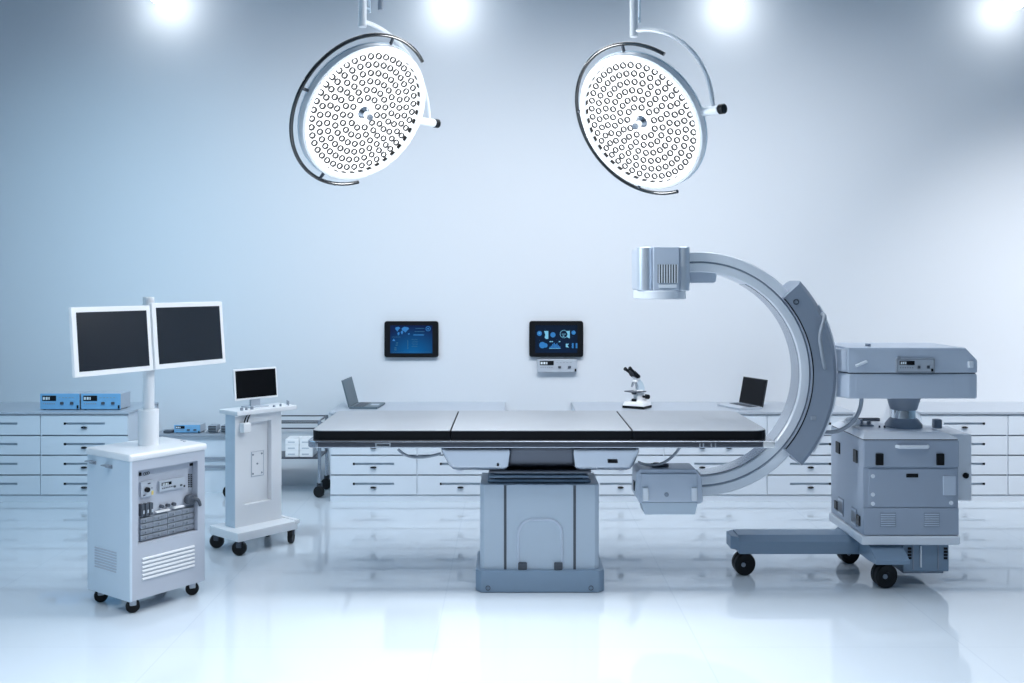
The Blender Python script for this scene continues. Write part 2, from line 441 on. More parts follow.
# left laptop: hinge runs in depth, keyboard to the right
laptop((-1.2456, 7.665, CT), math.radians(86.0), .315, .215, .215, math.radians(15), 'grey open laptop seen edge-on behind the left end of the table', 'lap', 'lap', 'lap')
laptop((1.80, 7.945, CT), math.radians(-68), .31, .20, .215, math.radians(12), 'black-screened open laptop on the worktop inside the curve of the c-shaped arm', 'laplid', 'silver', 'lapscreen')

def microscope():
    y = 7.74; X0 = (637-512)*y/F
    t = thing('microscope', 'white binocular microscope with black eyepieces on the worktop', 'microscope', (X0, y, CT), math.radians(30)); t.scale = (.92, .92, .90)
    k = y/F
    def p(px, py): return ((px-637)*k, (406.5-py)*k)
    R = Matrix.Rotation(math.radians(-62), 4, 'Z')
    b = MB(); b.taper((-.10, .10, -.08, .08), (-.10, .10, -.08, .08), .0, .022, bev=.004, X=R); b.build('foot_plate', 'black', t)
    b = MB(); b.taper((-.10, .10, -.08, .08), (-.085, .09, -.07, .07), .022, .058, bev=.006, X=R); bo = b.build('base', 'white2', t)
    b = MB(); b.bx(-.02, .05, -.03, .03, .05, .155, bev=.01); b.build('pillar', 'white2', t)
    b = MB()
    poly = [(.0, .135), (.065, .135), (.068, .17), (.05, .215), (.02, .245), (-.005, .25), (-.022, .235), (-.012, .21), (.0, .18)]
    b.prism(poly, 'xz', -.02, .02, bev=.005); b.build('arm', 'lampblue', t)
    b = MB(); b.bx(-.09, .055, -.06, .06, .138, .146, bev=.003); so = b.build('stage', 'dgrey', t)
    b = MB(); b.cyl((-.03, 0, .118), (-.03, 0, .139), .022, seg=20); b.build('condenser', 'dgrey', t)
    b = MB(); b.cyl((-.03, 0, .056), (-.03, 0, .08), .022, seg=20); b.build('lamp_housing', 'black', t)
    b = MB(); b.cyl((-.022, 0, .222), (-.022, 0, .238), .026, seg=20); no = b.build('nosepiece', 'white2', t)
    for (dx, dy, L) in ((-.03, -.01, .04), (.0, -.012, .055), (-.008, .02, .045)):
        o = MB(); o.cyl((-.022+dx*.5, dy, .224), (-.022+dx*1.4, dy*1.6, .224-L), .008, .006, seg=14); o.build('objective', 'grey', no)
    b = MB(); b.cyl((.0, 0, .238), (-.008, 0, .268), .03, .026, seg=20); b.sphere((-.02, 0, .27), .024); b.build('head', 'white2', t)
    b = MB(); b.prism([(.01, .262), (.008, .282), (-.045, .325), (-.075, .318), (-.05, .275), (-.02, .255)], 'xz', -.038, .038, bev=.006); b.build('prism_box', 'black', t)
    for dy, off in ((-.032, -.0), (.032, .0)):
        e = MB(); e.cyl((-.04+off, dy, .298), (-.098+off, dy, .346 if dy < 0 else .336), .013, seg=16); e.cyl((-.09+off, dy, .3395 if dy < 0 else .33), (-.104+off, dy, .351 if dy < 0 else .341), .016, seg=16)
        e.build('eyepiece', 'black', t)
    for x, z, r in ((.042, .098, .011), (.082, .094, .02)):
        b = MB(); b.cyl((x, -.05, z), (x, .05, z), r, seg=20); b.build('focus_knob', 'black', t)
    b = MB(); b.bx(.03, .09, -.022, .022, .056, .112, bev=.008); b.build('focus_block', 'white2', t)
microscope()

# ------------------------------------------------------------------ wall tablets
def tablet(x0, x1, y0, y1, scr, label, lay):
    d = YB-.035
    a = W(x0, y1, d); b = W(x1, y0, d); w, h = (b.x-a.x)/2, (b.z-a.z)
    t = thing('touch_tablet', label, 'tablet', ((a.x+b.x)/2, d, a.z+h/2), 0, 'tablets mounted on the back wall')
    o = MB(); r = .02
    poly = []
    for cx, cz_, s in ((w-r, h/2-r, 0), (-w+r, h/2-r, 1), (-w+r, -h/2+r, 2), (w-r, -h/2+r, 3)):
        for i in range(6): ang = s*PI/2+i*PI/10; poly.append((cx+r*math.cos(ang), cz_+r*math.sin(ang)))
    o.prism(poly, 'xz', 0, .03, bev=.003); co = o.build('case', 'black', t)
    MB().bx(-w*.5, w*.5, .026, .0345, -h*.3, h*.3).build('wall_mount', 'dgrey', t)
    sw, sh = w*.78, h*.385
    s = MB().bx(-sw, sw, -.002, .001, -sh, sh).build('screen', scr, t)
    cy, bl, dm = MB(), MB(), MB()
    def q(mb, u0, u1, v0, v1): mb.bx(u0*sw, u1*sw, -.0035, -.0015, v0*sh, v1*sh)
    def disc(mb, u, v, r, ri=0.):
        X = Matrix.Translation((u*sw, -.0015, v*sh)) @ Matrix.Rotation(PI/2, 4, 'X')
        if ri: mb.lathe([(ri, 0), (r, 0), (r, .002), (ri, .002), (ri, 0)], 24, 0, X)
        else: mb.lathe([(0, 0), (r, 0), (r, .002), (0, .002)], 20, 0, X)
    lay(q, disc, cy, bl, dm, sw, sh)
    cy.build('bright_graphics', 'ui', s); bl.build('blue_graphics', 'ui2', s); dm.build('dim_graphics', 'uidim', s)
    return t
def lay_map(q, disc, cy, bl, dm, sw, sh):
    def blob(pts): bl.prism([(u*sw, v*sh) for u, v in pts], 'xz', -.0035, -.0015)
    blob([(-.74, .86), (-.60, .90), (-.52, .80), (-.60, .70), (-.66, .55), (-.62, .42), (-.68, .60), (-.76, .74)])
    blob([(-.62, .52), (-.56, .50), (-.56, .38), (-.62, .26), (-.66, .42)])
    blob([(-.46, .78), (-.34, .90), (-.16, .86), (-.10, .76), (-.20, .62), (-.28, .48), (-.36, .60), (-.44, .64)])
    blob([(-.48, .60), (-.40, .60), (-.38, .48), (-.44, .34), (-.50, .48)])
    blob([(-.16, .42), (-.08, .44), (-.08, .34), (-.15, .34)])
    for v, a in ((.78, .2), (.56, .16), (.34, .1)):
        q(dm, a, .62, v-.02, v+.02)
    q(bl, .1, .6, .28, .36)
    disc(bl, .80, .76, .02, .015); disc(bl, .80, .76, .007)
    q(dm, -.92, -.5, .15, .18)
    bl.prism([(-.9*sw, -.12*sh), (-.76*sw, -.12*sh), (-.83*sw, .06*sh)], 'xz', -.0035, -.0015)
    for u, v in ((-.72, -.26), (-.74, -.42), (-.80, -.62), (-.80, -.75)): q(dm, u, u+.09, v-.04, v+.04)
    for k in range(5):
        q(dm, .02+.03*(k % 2), .30, -.02-.13*k, .01-.13*k)
    q(dm, -.18, -.15, -.7, -.05); q(dm, -.9, .9, -.93, -.91)
def lay_icons(q, disc, cy, bl, dm, sw, sh):
    disc(bl, -.80, .40, .02); disc(cy, -.80, .42, .008)
    cy.prism([(-.58*sw, .58*sh), (-.38*sw, .58*sh), (-.38*sw, .02*sh), (-.48*sw, -.0*sh), (-.56*sw, .10*sh), (-.52*sw, .3*sh)], 'xz', -.0035, -.0015)
    disc(bl, -.16, .30, .021)
    disc(cy, .36, .36, .032, .029); q(cy, .26, .46, .34, .37); q(cy, .30, .38, .18, .24)
    cy.prism([(.46*sw, .56*sh), (.64*sw, .60*sh), (.64*sw, .04*sh), (.50*sw, .14*sh), (.56*sw, .32*sh)], 'xz', -.0035, -.0015)
    disc(bl, .82, .46, .017); q(cy, .76, .88, .42, .50)
    disc(bl, -.66, -.44, .026); disc(bl, -.52, -.46, .018)
    for u in (-.32, -.23, .12): q(cy, u, u+.07, -.22, -.15)
    for k, hgt in enumerate((.12, .2, .32, .40, .30, .36, .22, .14)): q(bl, -.32+.065*k, -.27+.065*k, -.68, -.68+hgt)
    q(cy, -.34, .20, -.70, -.66)
    cy.prism([(.45*sw, -.34*sh), (.60*sw, -.34*sh), (.53*sw, -.46*sh), (.60*sw, -.62*sh), (.45*sw, -.58*sh)], 'xz', -.0035, -.0015)
    for u in (.74, .92): q(bl, u, u+.08, -.66, -.30)
    for k in range(26): 
        u, v = random.uniform(-.95, .95), random.uniform(-.7, .8); q(dm, u, u+.02, v, v+.03)
tablet(384.3, 438.3, 321.2, 357.4, 'tab1', 'black wall tablet whose blue screen shows a world map', lay_map)
tablet(529.3, 583.3, 321.0, 357.0, 'tab2', 'black wall tablet with scattered cyan icons, above the small grey control panel', lay_icons)
dd = YB-.05
a = W(537.5, 372.8, dd); b = W(577, 359.2, dd)
tq = box_instrument('mounted_control_unit', a.x, b.x, a.z, b.z, dd, YB-.001, 'small grey wall control panel right under the icon tablet', None, face='silver')

# ------------------------------------------------------------------ ceiling spotlights washing the wall
SPOTS = [(170, 5), (450, 7), (728, 8), (999, 11)]
WHERE = ['first from the left', 'second from the left', 'third from the left', 'fourth, at far right']
for (px, py), wh in zip(SPOTS, WHERE):
    p = W(px, py-1, 8.12); p.y = 7.86
    t = thing('ceiling_spotlight', 'glowing ceiling spotlight near the top of the back wall, '+wh, 'spotlight', (p.x, p.y, CEIL), 0, 'spotlights above the back wall')
    dz = p.z-CEIL
    MB().cyl((0, 0, dz+.08), (0, 0, 0), .012, seg=12).build('stem', 'lampwhite', t)
    MB().cyl((0, 0, -.012), (0, 0, 0), .05, seg=24).build('ceiling_rose', 'lampwhite', t)
    MB().lathe([(0, .10), (.03, .098), (.04, .085), (.045, .055), (.042, .055), (.036, .075), (0, .085)], 24, 0, Matrix.Translation((0, 0, dz))).build('lamp_shade', 'lampwhite', t)
    MB().sphere((0, 0, dz), .07, seg=20).build('bulb', 'spot', t)

# ------------------------------------------------------------------ operating theatre lamps
def surgical_lamp(px, py, d, n, post_bottom, post_dx, ext, stub, ends, label):
    c = W(px, py, d); n = Vector(n).normalized()
    h = Vector((0, 0, 1)).cross(n).normalized()             # horizontal axis in the disc plane
    if h.x < 0: h = -h
    v = n.cross(h).normalized()
    if v.z < 0: v = -v
    ax = h; ay = n.cross(ax)
    R = Matrix((ax, ay, n)).transposed().to_4x4(); X = Matrix.Translation(c) @ R
    t = thing('surgical_lamp', label, 'surgical lamp', (c.x, c.y, CEIL), 0, 'round surgical lamps hanging over the table')
    L = wm(t).inverted() @ X                                # lamp frame in thing coordinates
    a = .365
    b = MB(); b.lathe([(0, -.115), (.10, -.112), (.16, -.098), (.30, -.078), (a-.008, -.055), (a, -.045), (a, -.008), (a-.004, -.001), (a-.012, .001), (.350, .0)], 72, 0, L)
    ho = b.build('lamp_housing', 'lampwhite', t)
    b = MB(); b.torus(a+.001, .004, 72, 6, 0, L @ Matrix.Translation((0, 0, -.035))); b.build('rim_seam', 'lampblue', ho)
    b = MB(); b.lathe([(0, -.034), (.331, -.034), (.331, -.028), (0, -.028)], 72, 0, L); b.build('light_panel', 'ledplate', t)
    b = MB(); b.lathe([(.351, .0), (.349, .003), (.333, .002), (.329, -.003), (.329, -.033), (.340, -.033), (.351, -.01), (.351, 0)], 72, 0, L); b.build('glowing_rim', 'ledrim', t)
    b = MB()
    for i in range(40):
        an = 2*PI*i/40
        b.bx(.3262, .3296, -.013, .013, -.0275, -.008, bev=.001, X=L @ Matrix.Rotation(an, 4, 'Z'))
    b.build('rim_vent', 'black', t)
    b = MB(); b.lathe([(0, 0), (.034, 0), (.034, .002), (.026, .012), (.017, .02), (.016, .045), (.018, .055), (.016, .062), (0, .064)], 28, 0, L @ Matrix.Translation((0, 0, -.028)))
    b.build('centre_handle', 'steel', t)
    # lens cups
    me = None; spots = []
    rings = [(.082, 11), (.126, 17), (.170, 23), (.214, 29), (.258, 35), (.301, 41)]
    for k, (r, cnt) in enumerate(rings):
        for i in range(cnt):
            an = 2*PI*(i+.5*(k % 2))/cnt+.2*k; spots.append((r*math.cos(an), r*math.sin(an)))
    cam = wm(t).inverted() @ Vector((0, 0, H))
    spots.sort(key=lambda s: (L @ Vector((s[0], s[1], 0))-cam).length)
    def lens_mb(Y, b=None):
        b = b or MB()
        b.lathe([(.0172, 0), (.0168, .011), (.0138, .0115)], 16, 0, Y)
        b.lathe([(.0138, .0115), (.0125, .009), (.0115, .0006), (.0080, .0006)], 16, 0, Y)
        b.lathe([(.0088, .0006), (.0080, .0045), (.0045, .0068), (0, .0072)], 16, 1, Y)
        return b
    for i, (x, y) in enumerate(spots[:100]):
        if me is None:
            o = lens_mb(Matrix.Identity(4)).build('lens', ['ledring', 'leddome', 'ledrim'], t); me = o.data
        else:
            o = bpy.data.objects.new('lens', me); COL.objects.link(o); o.parent = t
        o.matrix_basis = L @ Matrix.Translation((x, y, -.028))
    b = MB()
    for x, y in spots[100:]: lens_mb(L @ Matrix.Translation((x, y, -.028)), b)
    o = b.build('lens_field', ['ledring', 'leddome', 'ledrim'], t); o['kind'] = 'stuff'
    # grip rail
    rr = .405; zr = -.035
    def ang(e):
        q = hit(e[0], e[1], X, 2, zr); return math.atan2(q.y, q.x)
    a0, am, a1 = ang(ends[0]), ang(ends[1]), ang(ends[2])
    def unwrap(x, ref, sgn):
        while (x-ref)*sgn < 0: x += sgn*2*PI
        while (x-ref)*sgn > 2*PI: x -= sgn*2*PI
        return x
    s = 1 if unwrap(am, a0, 1)-a0 < PI else -1
    am = unwrap(am, a0, s); a1 = unwrap(a1, am, s)
    pts = [L @ Vector((rr*math.cos(a0+(a1-a0)*i/60), rr*math.sin(a0+(a1-a0)*i/60), zr)) for i in range(61)]
    b = MB(); b.tube(pts, .0098, 12); go = b.build('grip_rail', 'railblack', t)
    for k in (.15, .5, .85):
        q = a0+(a1-a0)*k; u = Vector((math.cos(q), math.sin(q), 0))
        b = MB(); b.cyl(L @ (u*.36+Vector((0, 0, zr))), L @ (u*(rr)+Vector((0, 0, zr))), .008, seg=10); b.build('rail_bracket', 'dgrey', go)
    # yoke arm and post, all in the vertical plane through the pivot axis
    toL = wm(t).inverted()
    piv = c-n*.04
    e0 = piv+h*(a-.01); e1 = piv+h*(a+.092+ext); e2 = piv+h*(a+.122+ext)
    b = MB(); b.cyl(toL @ e0, toL @ e1, .022, seg=20); b.build('pivot', 'lampwhite', t)
    b = MB(); b.cyl(toL @ e1, toL @ e2, .024, seg=20); b.build('pivot_cap', 'black', t)
    zt = H-(post_bottom-6-HY)*d/F
    low = piv+h*(a+.055+ext); post = Vector((piv.x+post_dx, piv.y, 0)); top = Vector((piv.x, piv.y, zt)); low = piv+h*(a+.055+ext)
    pts = []
    for i in range(25):
        q = PI/2*i/24
        pts.append(toL @ (Vector((post.x, post.y, low.z)).lerp(low, math.sin(q))+Vector((0, 0, (zt-low.z)*math.cos(q)))))
    b = MB(); b.tube(pts, .011, 12); b.build('yoke_arm', 'lampwhite', t)
    b = MB(); b.cyl(toL @ Vector((post.x, post.y, zt-.03)), toL @ Vector((post.x, post.y, CEIL)), .021, seg=24); b.build('post', 'lampwhite', t)
    q = Vector((post.x, post.y, 0))+Vector((.032, .03, 0))
    b = MB(); b.cyl(toL @ Vector((q.x, q.y, zt+.05)), toL @ Vector((q.x, q.y, CEIL)), .006, seg=12)
    b.cyl(toL @ Vector((post.x, post.y, zt+.07)), toL @ Vector((q.x, q.y, zt+.07)), .006, seg=10); b.build('cable_conduit', 'lampblue', t)
    b = MB(); b.cyl(toL @ Vector((post.x, post.y, CEIL-.06)), toL @ Vector((post.x, post.y, CEIL)), .09, seg=32); b.build('ceiling_flange', 'lampwhite', t)
    if stub:
        q = W(stub[0], stub[1], d+.1)
        b = MB(); b.cyl(toL @ q, toL @ Vector((q.x, q.y, CEIL)), .014, seg=14); b.build('cable_drop', 'grey', t)
    # lamp light
    l = bpy.data.lights.new('surgical_light', 'AREA'); l.shape = 'DISK'; l.size = .6; l.energy = LAMP_W; l.color = (.95, .98, 1)
    lo = bpy.data.objects.new('surgical_light_source', l); COL.objects.link(lo)
    lo.matrix_world = Matrix.Translation(c+n*.11) @ R @ Matrix.Rotation(PI, 4, 'X')
LAMP_W = 34
surgical_lamp(366.8, 115, 5.0, (.636, -.58, -.52), 26, 0., .035, (380.5, 10), [(421.5, 62), (291.5, 117), (358, 187)], 'round white LED surgical lamp hanging left, its face tilted down to the right')
surgical_lamp(638.5, 124, 5.0, (-.627, -.60, -.51), 36, -.045, 0., None, [(664, 55.5), (573, 110), (678, 192.5)], 'round white LED surgical lamp hanging right, with its curved arm to the right')

# ------------------------------------------------------------------ operating table
def operating_table():
    T0 = Vector((.155, 5.55, 0))
    t = thing('operating_table', 'large silver-topped black operating table on a pale blue pedestal', 'operating table', T0)
    # pedestal
    b = MB(); d0 = 5.305
    xl, xr = (475.3-512)*d0/F, (605-512)*d0/F; zt = H-(571-HY)*d0/F
    b.prism([(xl+.03, d0), (xr-.03, d0), (xr, d0+.04), (xr, d0+.40), (xr-.03, d0+.44), (xl+.03, d0+.44), (xl, d0+.40), (xl, d0+.04)], 'xy', 0, zt, bev=.008)
    fo = b.build('foot_base', 'base', t, world=True)
    for px in (488, 591):
        g = MB(); g.lathe([(.010, 0), (.013, 0), (.013, .002), (.010, .002), (.010, 0)], 18, 0, Matrix.Translation(W(px, 588, d0-.001)) @ Matrix.Rotation(PI/2, 4, 'X'))
        g.build('embossed_mark', 'darksteel', fo, world=True)
    d1 = 5.335; zc = H-(484.5-HY)*d1/F
    cl, cr = (480-512)*d1/F, (599.3-512)*d1/F
    b = MB()
    k = .022
    b.prism([(cl+k, d1), (cr-k, d1), (cr, d1+k), (cr, d1+.34), (cl, d1+.34), (cl, d1+k)], 'xy', zt-.01, zc, bev=.005)
    co = b.build('pedestal_column', 'column', t, world=True)
    for px in (505.2, 574.6):
        x = (px-512)*d1/F
        MB().bx(x-.007, x+.007, d1-.0015, d1+.01, zt, zc-.004).build('panel_seam', 'dgrey', co, world=True)
    # arched access panel
    x0, x1 = (518.5-512)*d1/F, (562-512)*d1/F; za = H-(519.5-HY)*d1/F; r = .075
    outer = [(x0, zt)]+[(x0+r-r*math.cos(q*PI/16), za-r+r*math.sin(q*PI/16)) for q in range(9)]+[(x1-r+r*math.sin(q*PI/16), za-r+r*math.cos(q*PI/16)) for q in range(9)]+[(x1, zt)]
    b = MB(); b.tube([(u, d1-.001, v) for u, v in outer], .008, 8); b.build('access_arch', 'carm', co, world=True)
    b = MB(); b.prism([(u*1.0, v) for u, v in outer], 'xz', d1-.003, d1+.004); b.build('access_panel', 'column', co, world=True)
    for a, c_ in ((518, 527), (554, 562.5)):
        xa, xb = (a-512)*d1/F, (c_-512)*d1/F
        b = MB(); b.bx(xa, xb, d1-.016, d1-.002, zt, zt+.04, bev=.005); b.bx(xa+.01, xa+.016, d1-.02, d1-.014, zt+.004, zt+.035); b.bx(xb-.02, xb-.014, d1-.02, d1-.014, zt+.004, zt+.035); b.build('hinge', 'dgrey', co, world=True)
    # collar plates
    z0 = zc
    for i, (pa, pb, hh) in enumerate(((487, 591.5, .024), (489, 589, .024), (493, 586, .024))):
        xa, xb = (pa-512)*d1/F, (pb-512)*d1/F
        MB().bx(xa, xb, d1+.03, d1+.31, z0+.004, z0+hh-.004, bev=.008).build('collar_plate', 'base', t, world=True)
        MB().bx(xa+.03, xb-.03, d1+.05, d1+.29, z0-.004, z0+.004).build('collar_gap', 'dgrey', t, world=True)
        z0 += hh
    zu = z0
    # underframe of shaped steel pans
    dfr = 5.27; zr = H-(448-HY)*dfr/F
    zl = zu+.004
    def pan(nm, pl, pr, pl2, pr2, y0, y1, mt):
        a0, a1, c0, c1 = [(q-512)*dfr/F for q in (pl, pr, pl2, pr2)]
        b = MB(); b.taper((c0, c1, y0+.04, y1-.04), (a0, a1, y0, y1), zl, zr, bev=.03); return b.build(nm, mt, t, world=True)
    pan('underframe_pan', 438.5, 512, 451, 509, dfr, dfr+.6, 'pan')
    p2 = pan('underframe_pan', 571.5, 642, 574.5, 633, dfr, dfr+.6, 'pan')
    pan('underframe_core', 507, 577, 506, 578, dfr+.05, dfr+.55, 'darksteel')
    MB().bx((489-512)*dfr/F, (592-512)*dfr/F, dfr+.05, dfr+.55, zl-.012, zl+.003, bev=.004).build('underframe_rim', 'darksteel', t, world=True)
    b = MB(); b.bx((608-512)*dfr/F, (618-512)*dfr/F, dfr+.012, dfr+.03, H-(463.5-HY)*dfr/F, H-(461-HY)*dfr/F, X=None); b.build('badge', 'black', p2, world=True)
    b = MB(); q = W(498, 465.5, dfr+.024); b.bx(q.x-.006, q.x+.006, q.y-.006, q.y+.01, q.z-.003, q.z+.003); b.build('badge', 'black', p2, world=True)
    # top frame
    y0, y1 = 5.165, 6.03
    zb, zt2 = H-(448.2-HY)*y0/F, H-(441-HY)*y0/F
    xl, xr = (306.3-512)*y0/F, (774-512)*y0/F
    b = MB(); k = .045
    b.prism([(xl+k, y0), (xr-.01, y0), (xr, y0+.01), (xr, y1-.01), (xr-.01, y1), (xl+k, y1), (xl+.012, y1-.02), (xl, y1-k), (xl, y0+k), (xl+.012, y0+.02)], 'xy', zb, zt2, bev=.006)
    fr = b.build('side_rail_frame', 'pan', t, world=True)
    MB().bx(xl+.06, xr-.06, y0-.006, y0+.006, zb+.006, zt2-.006, bev=.003).build('accessory_rail', 'darksteel', fr, world=True)
    MB().bx(xr-.055, xr+.004, y0-.008, y1+.004, zb+.002, zt2-.002, bev=.004).build('end_cap', 'endcap', fr, world=True)
    b = MB(); xa, xb = (375.5-512)*y0/F, (391-512)*y0/F
    b.frame((xa, xb, zb+.008, zt2-.008), (xa+.008, xb-.008, zb+.014, zt2-.014), y0-.012, y0-.004); b.build('rail_clamp', 'chrome', fr, world=True)
    for pa in (699.5, 703, 711, 715):
        x = (pa-512)*y0/F; MB().bx(x-.004, x+.004, y0-.012, y0-.004, zb+.01, zt2-.008, bev=.001).build('rail_clamp', 'chrome', fr, world=True)
    # mattress sections
    ym0, ym1 = 5.195, 6.005
    zm0, zm1 = zt2+.001, H-(430.5-HY)*ym0/F
    cuts = [(311-512)*ym0/F, (450.5-512)*ym0/F, (632.4-512)*ym0/F, (769-512)*ym0/F]
    for i in range(3):
        xa, xb = cuts[i]+(.0012 if i else 0), cuts[i+1]-(.0012 if i < 2 else 0)
        r0 = .06 if i == 0 else .004; r1 = .08 if i == 2 else .004
        def outline(e, r0=r0, r1=r1):
            pts = []
            for cx, cy, s, r in ((xb-r1, ym1-r1, 0, r1), (xa+r0, ym1-r0, 1, r0), (xa+r0, ym0+r0, 2, r0), (xb-r1, ym0+r1, 3, r1)):
                for j in range(6):
                    q = s*PI/2+j*PI/10; pts.append((cx+(r-e if r > e else .001)*math.cos(q)-(0 if r > e else 0), cy+(r-e if r > e else .001)*math.sin(q)))
            return pts
        b = MB(); b.prism(outline(0), 'xy', zm0, zm1-.004, bev=.002); mo = b.build('mattress_section', 'vinyl', t, world=True)
        b = MB(); b.prism(outline(.003), 'xy', zm1-.0045, zm1, bev=.0015); b.build('top_sheet', 'padtop', mo, world=True)
    # hanging hoses under the table
    b = MB(); b.tube(bez(W(398, 449, 5.3), W(408, 461, 5.3), W(425, 458, 5.3), W(441, 453.5, 5.3)), .0075, 10); b.build('hose', 'grey', t, world=True)
    b = MB(); b.tube(bez(W(638, 462, 5.4), W(655, 470, 5.4), W(670, 463, 5.4), W(680, 447, 5.4)), .0075, 10); b.build('hose', 'grey', t, world=True)
operating_table()

# ------------------------------------------------------------------ c-arm x-ray machine
def c_arm():
    t = thing('c_arm_x_ray_machine', 'pale blue-grey mobile x-ray machine with big c-shaped arm on wheeled cart', 'x-ray machine', (2.12, 5.65, 0))
    yf = 5.45; k = yf/F
    cx, cz_ = (698.5-512)*k, H-(374-HY)*k
    # the C
    r = lambda p: p*k
    yb = yf+.19
    prof = [(r(102), yf+.006), (r(103), yf), (r(110.6), yf), (r(111.2), yf+.010), (r(112.6), yf+.010), (r(113.2), yf), (r(121.4), yf), (r(122.4), yf+.006), (r(122.4), yb-.01), (r(121.4), yb), (r(103), yb), (r(102), yb-.006)]
    ring = MB(); ring.sweep(prof, cx, cz_, math.radians(-93), math.radians(97), 96); ro = ring.build('c_shaped_arm', 'carmpale', t, world=True)
    b = MB(); b.sweep([(r(101.2), yf+.02), (r(102.2), yf+.02), (r(102.2), yb-.02), (r(101.2), yb-.02)], cx, cz_, math.radians(-88), math.radians(62), 80); b.build('inner_track', 'steel', ro, world=True)
    b = MB(); b.sweep([(r(111.0), yf+.0085), (r(112.8), yf+.0085), (r(112.8), yf+.012), (r(111.0), yf+.012)], cx, cz_, math.radians(-92.5), math.radians(96.5), 80); b.build('groove', 'slate', ro, world=True)
    # slider carriage
    y0 = yf-.045; y1 = yb+.05
    k2 = y0/F; cx2, cz2 = (698.5-512)*k, cz_
    A0, A1 = math.radians(-41.5), math.radians(42.5)
    b = MB(); prof = [(r(112.5), y0+.0), (r(132.5), y0), (r(137), y0+.03), (r(138), y0+.06), (r(138), y1-.03), (r(135), y1), (r(112.5), y1), (r(112.5), yb+.002), (r(123), yb+.002), (r(123), yf-.002), (r(112.5), yf-.002)]
    b.sweep(prof, cx2, cz2, A0, A1, 64); so = b.build('slider_carriage', 'slate', t, world=True)
    b = MB(); b.sweep([(r(136.6), y0+.035), (r(139), y0+.035), (r(139), y1-.05), (r(136.6), y1-.05)], cx2, cz2, A0+.12, A1-.22, 60); b.build('edge_trim', 'carmpale', so, world=True)
    b = MB(); b.sweep([(r(112.0), y0-.001), (r(113), y0-.001), (r(113), y0+.006), (r(112.0), y0+.006)], cx2, cz2, A0+.01, A1-.01, 60); b.build('edge_seal', 'black', so, world=True)
    # grip on the carriage
    dg = y0-.03
    b = MB(); b.tube(bez(W(822.5, 314, y0), W(829, 316, dg-.03), W(818, 330, dg-.02), W(820.5, 343, dg-.02), 12)+bez(W(820.5, 343, dg-.02), W(822, 352, dg-.02), W(823.5, 362, dg-.02), W(825, 368, y0+.005), 10)[1:], .011, 10)
    b.build('grip', 'grey', so, world=True)
    b = MB(); X = Matrix.Translation(W(796, 302, y0+.0005)) @ Matrix.Rotation(PI/2, 4, 'X')
    b.lathe([(.010, 0), (.016, 0), (.016, .004), (.010, .004), (.010, 0)], 20, 0, X); b.build('emblem', 'dgrey', so, world=True)
    b = MB(); q = W(813.5, 418, y0); b.bx(q.x-.015, q.x+.015, y0-.004, y0+.004, q.z-.012, q.z+.012, bev=.003); b.build('button', 'grey', so, world=True)
    # x-ray tube head
    yt0, yt1 = yf-.06, yf+.26; kt = yt0/F
    P = lambda px, py, d=yt0: W(px, py, d)
    zc0, zc1 = P(0, 291).z, P(0, 246.5).z
    xm = P(660, 0).x
    b = MB()
    xq = W(645.2, 0, yt0+.075).x
    b.cyl((xq, yt0+.075, zc0), (xq, yt0+.075, zc1), .048, seg=32)
    b.bx(W(636.5, 0, yt0+.08).x, W(652, 0, yt0+.08).x, yt0+.08, yt1, zc0, zc1, bev=.02)
    ho = b.build('tube_head', 'satin', t, world=True)
    b = MB(); b.bx(P(653.5, 0).x, P(680, 0).x, yt0+.012, yt1-.03, zc0+.002, zc1-.002, bev=.006); b.build('tube_housing', 'carm', t, world=True)
    b = MB(); b.cyl((P(684.5, 0).x, yt0+.05, zc0), (P(684.5, 0).x, yt0+.05, zc1), .036, seg=28); b.bx(P(679, 0).x, P(690.5, 0).x, yt0+.05, yt1-.03, zc0, zc1, bev=.01); b.build('tube_housing_end', 'satin', t, world=True)
    go = MB(); za, zb = P(0, 283).z, P(0, 264.5).z
    go.bx(P(658, 0).x, P(678, 0).x, yt0+.009, yt0+.016, za, zb); go = go.build('grille', 'dgrey', t, world=True)
    b = MB()
    for i in range(8):
        x = P(658.8+2.6*i, 0).x; b.bx(x, x+.0065, yt0+.003, yt0+.014, za, zb, bev=.001)
    b.build('grille_slats', 'carmpale', go, world=True)
    b = MB(); b.bx(P(659, 0).x, P(677, 0).x, yt0+.007, yt0+.016, P(0, 288).z, P(0, 284.5).z, bev=.002); b.build('lower_plate', 'carmpale', go, world=True)
    b = MB(); xf = W(659.6, 0, yt0+.14).x; b.cyl((xf, yt0+.14, P(0, 299.5).z), (xf, yt0+.14, P(0, 290.5).z), .145, seg=56); b.build('collimator_flange', 'carmpale', t, world=True)
    b = MB()
    za, zb = W(0, 281.5, yf).z, W(0, 266, yf).z
    b.prism([(W(688, 0, yf).x, zb), (W(718, 0, yf).x, zb), (W(717, 0, yf).x, za), (W(714, 0, yf).x, za-.008), (W(688, 0, yf).x, za-.008)], 'xz', yf+.02, yb-.02, bev=.004); b.build('arm_bracket', 'carm', t, world=True)
    # image detector
    yd0, yd1 = yf-.10, yf+.10
    D = lambda px, py, d=yd0: W(px, py, d)
    zt, zm, zb = D(0, 473).z, D(0, 502.5).z, D(0, 515.5).z
    xa, xb = D(640.5, 0).x, D(698, 0).x
    b = MB(); poly = [(xa-.025, zm+.03), (xa-.02, zt+.0), (xa+.0, zt+.018), (xb-.01, zt+.018), (xb+.022, zt-.03), (xb+.03, zm+.0), (xb+.015, zm-.01), (xa+.0, zm-.01)]
    b.prism(poly, 'xz', yd0+.012, yd1, bev=.006); do = b.build('detector_case', 'carm', t, world=True)
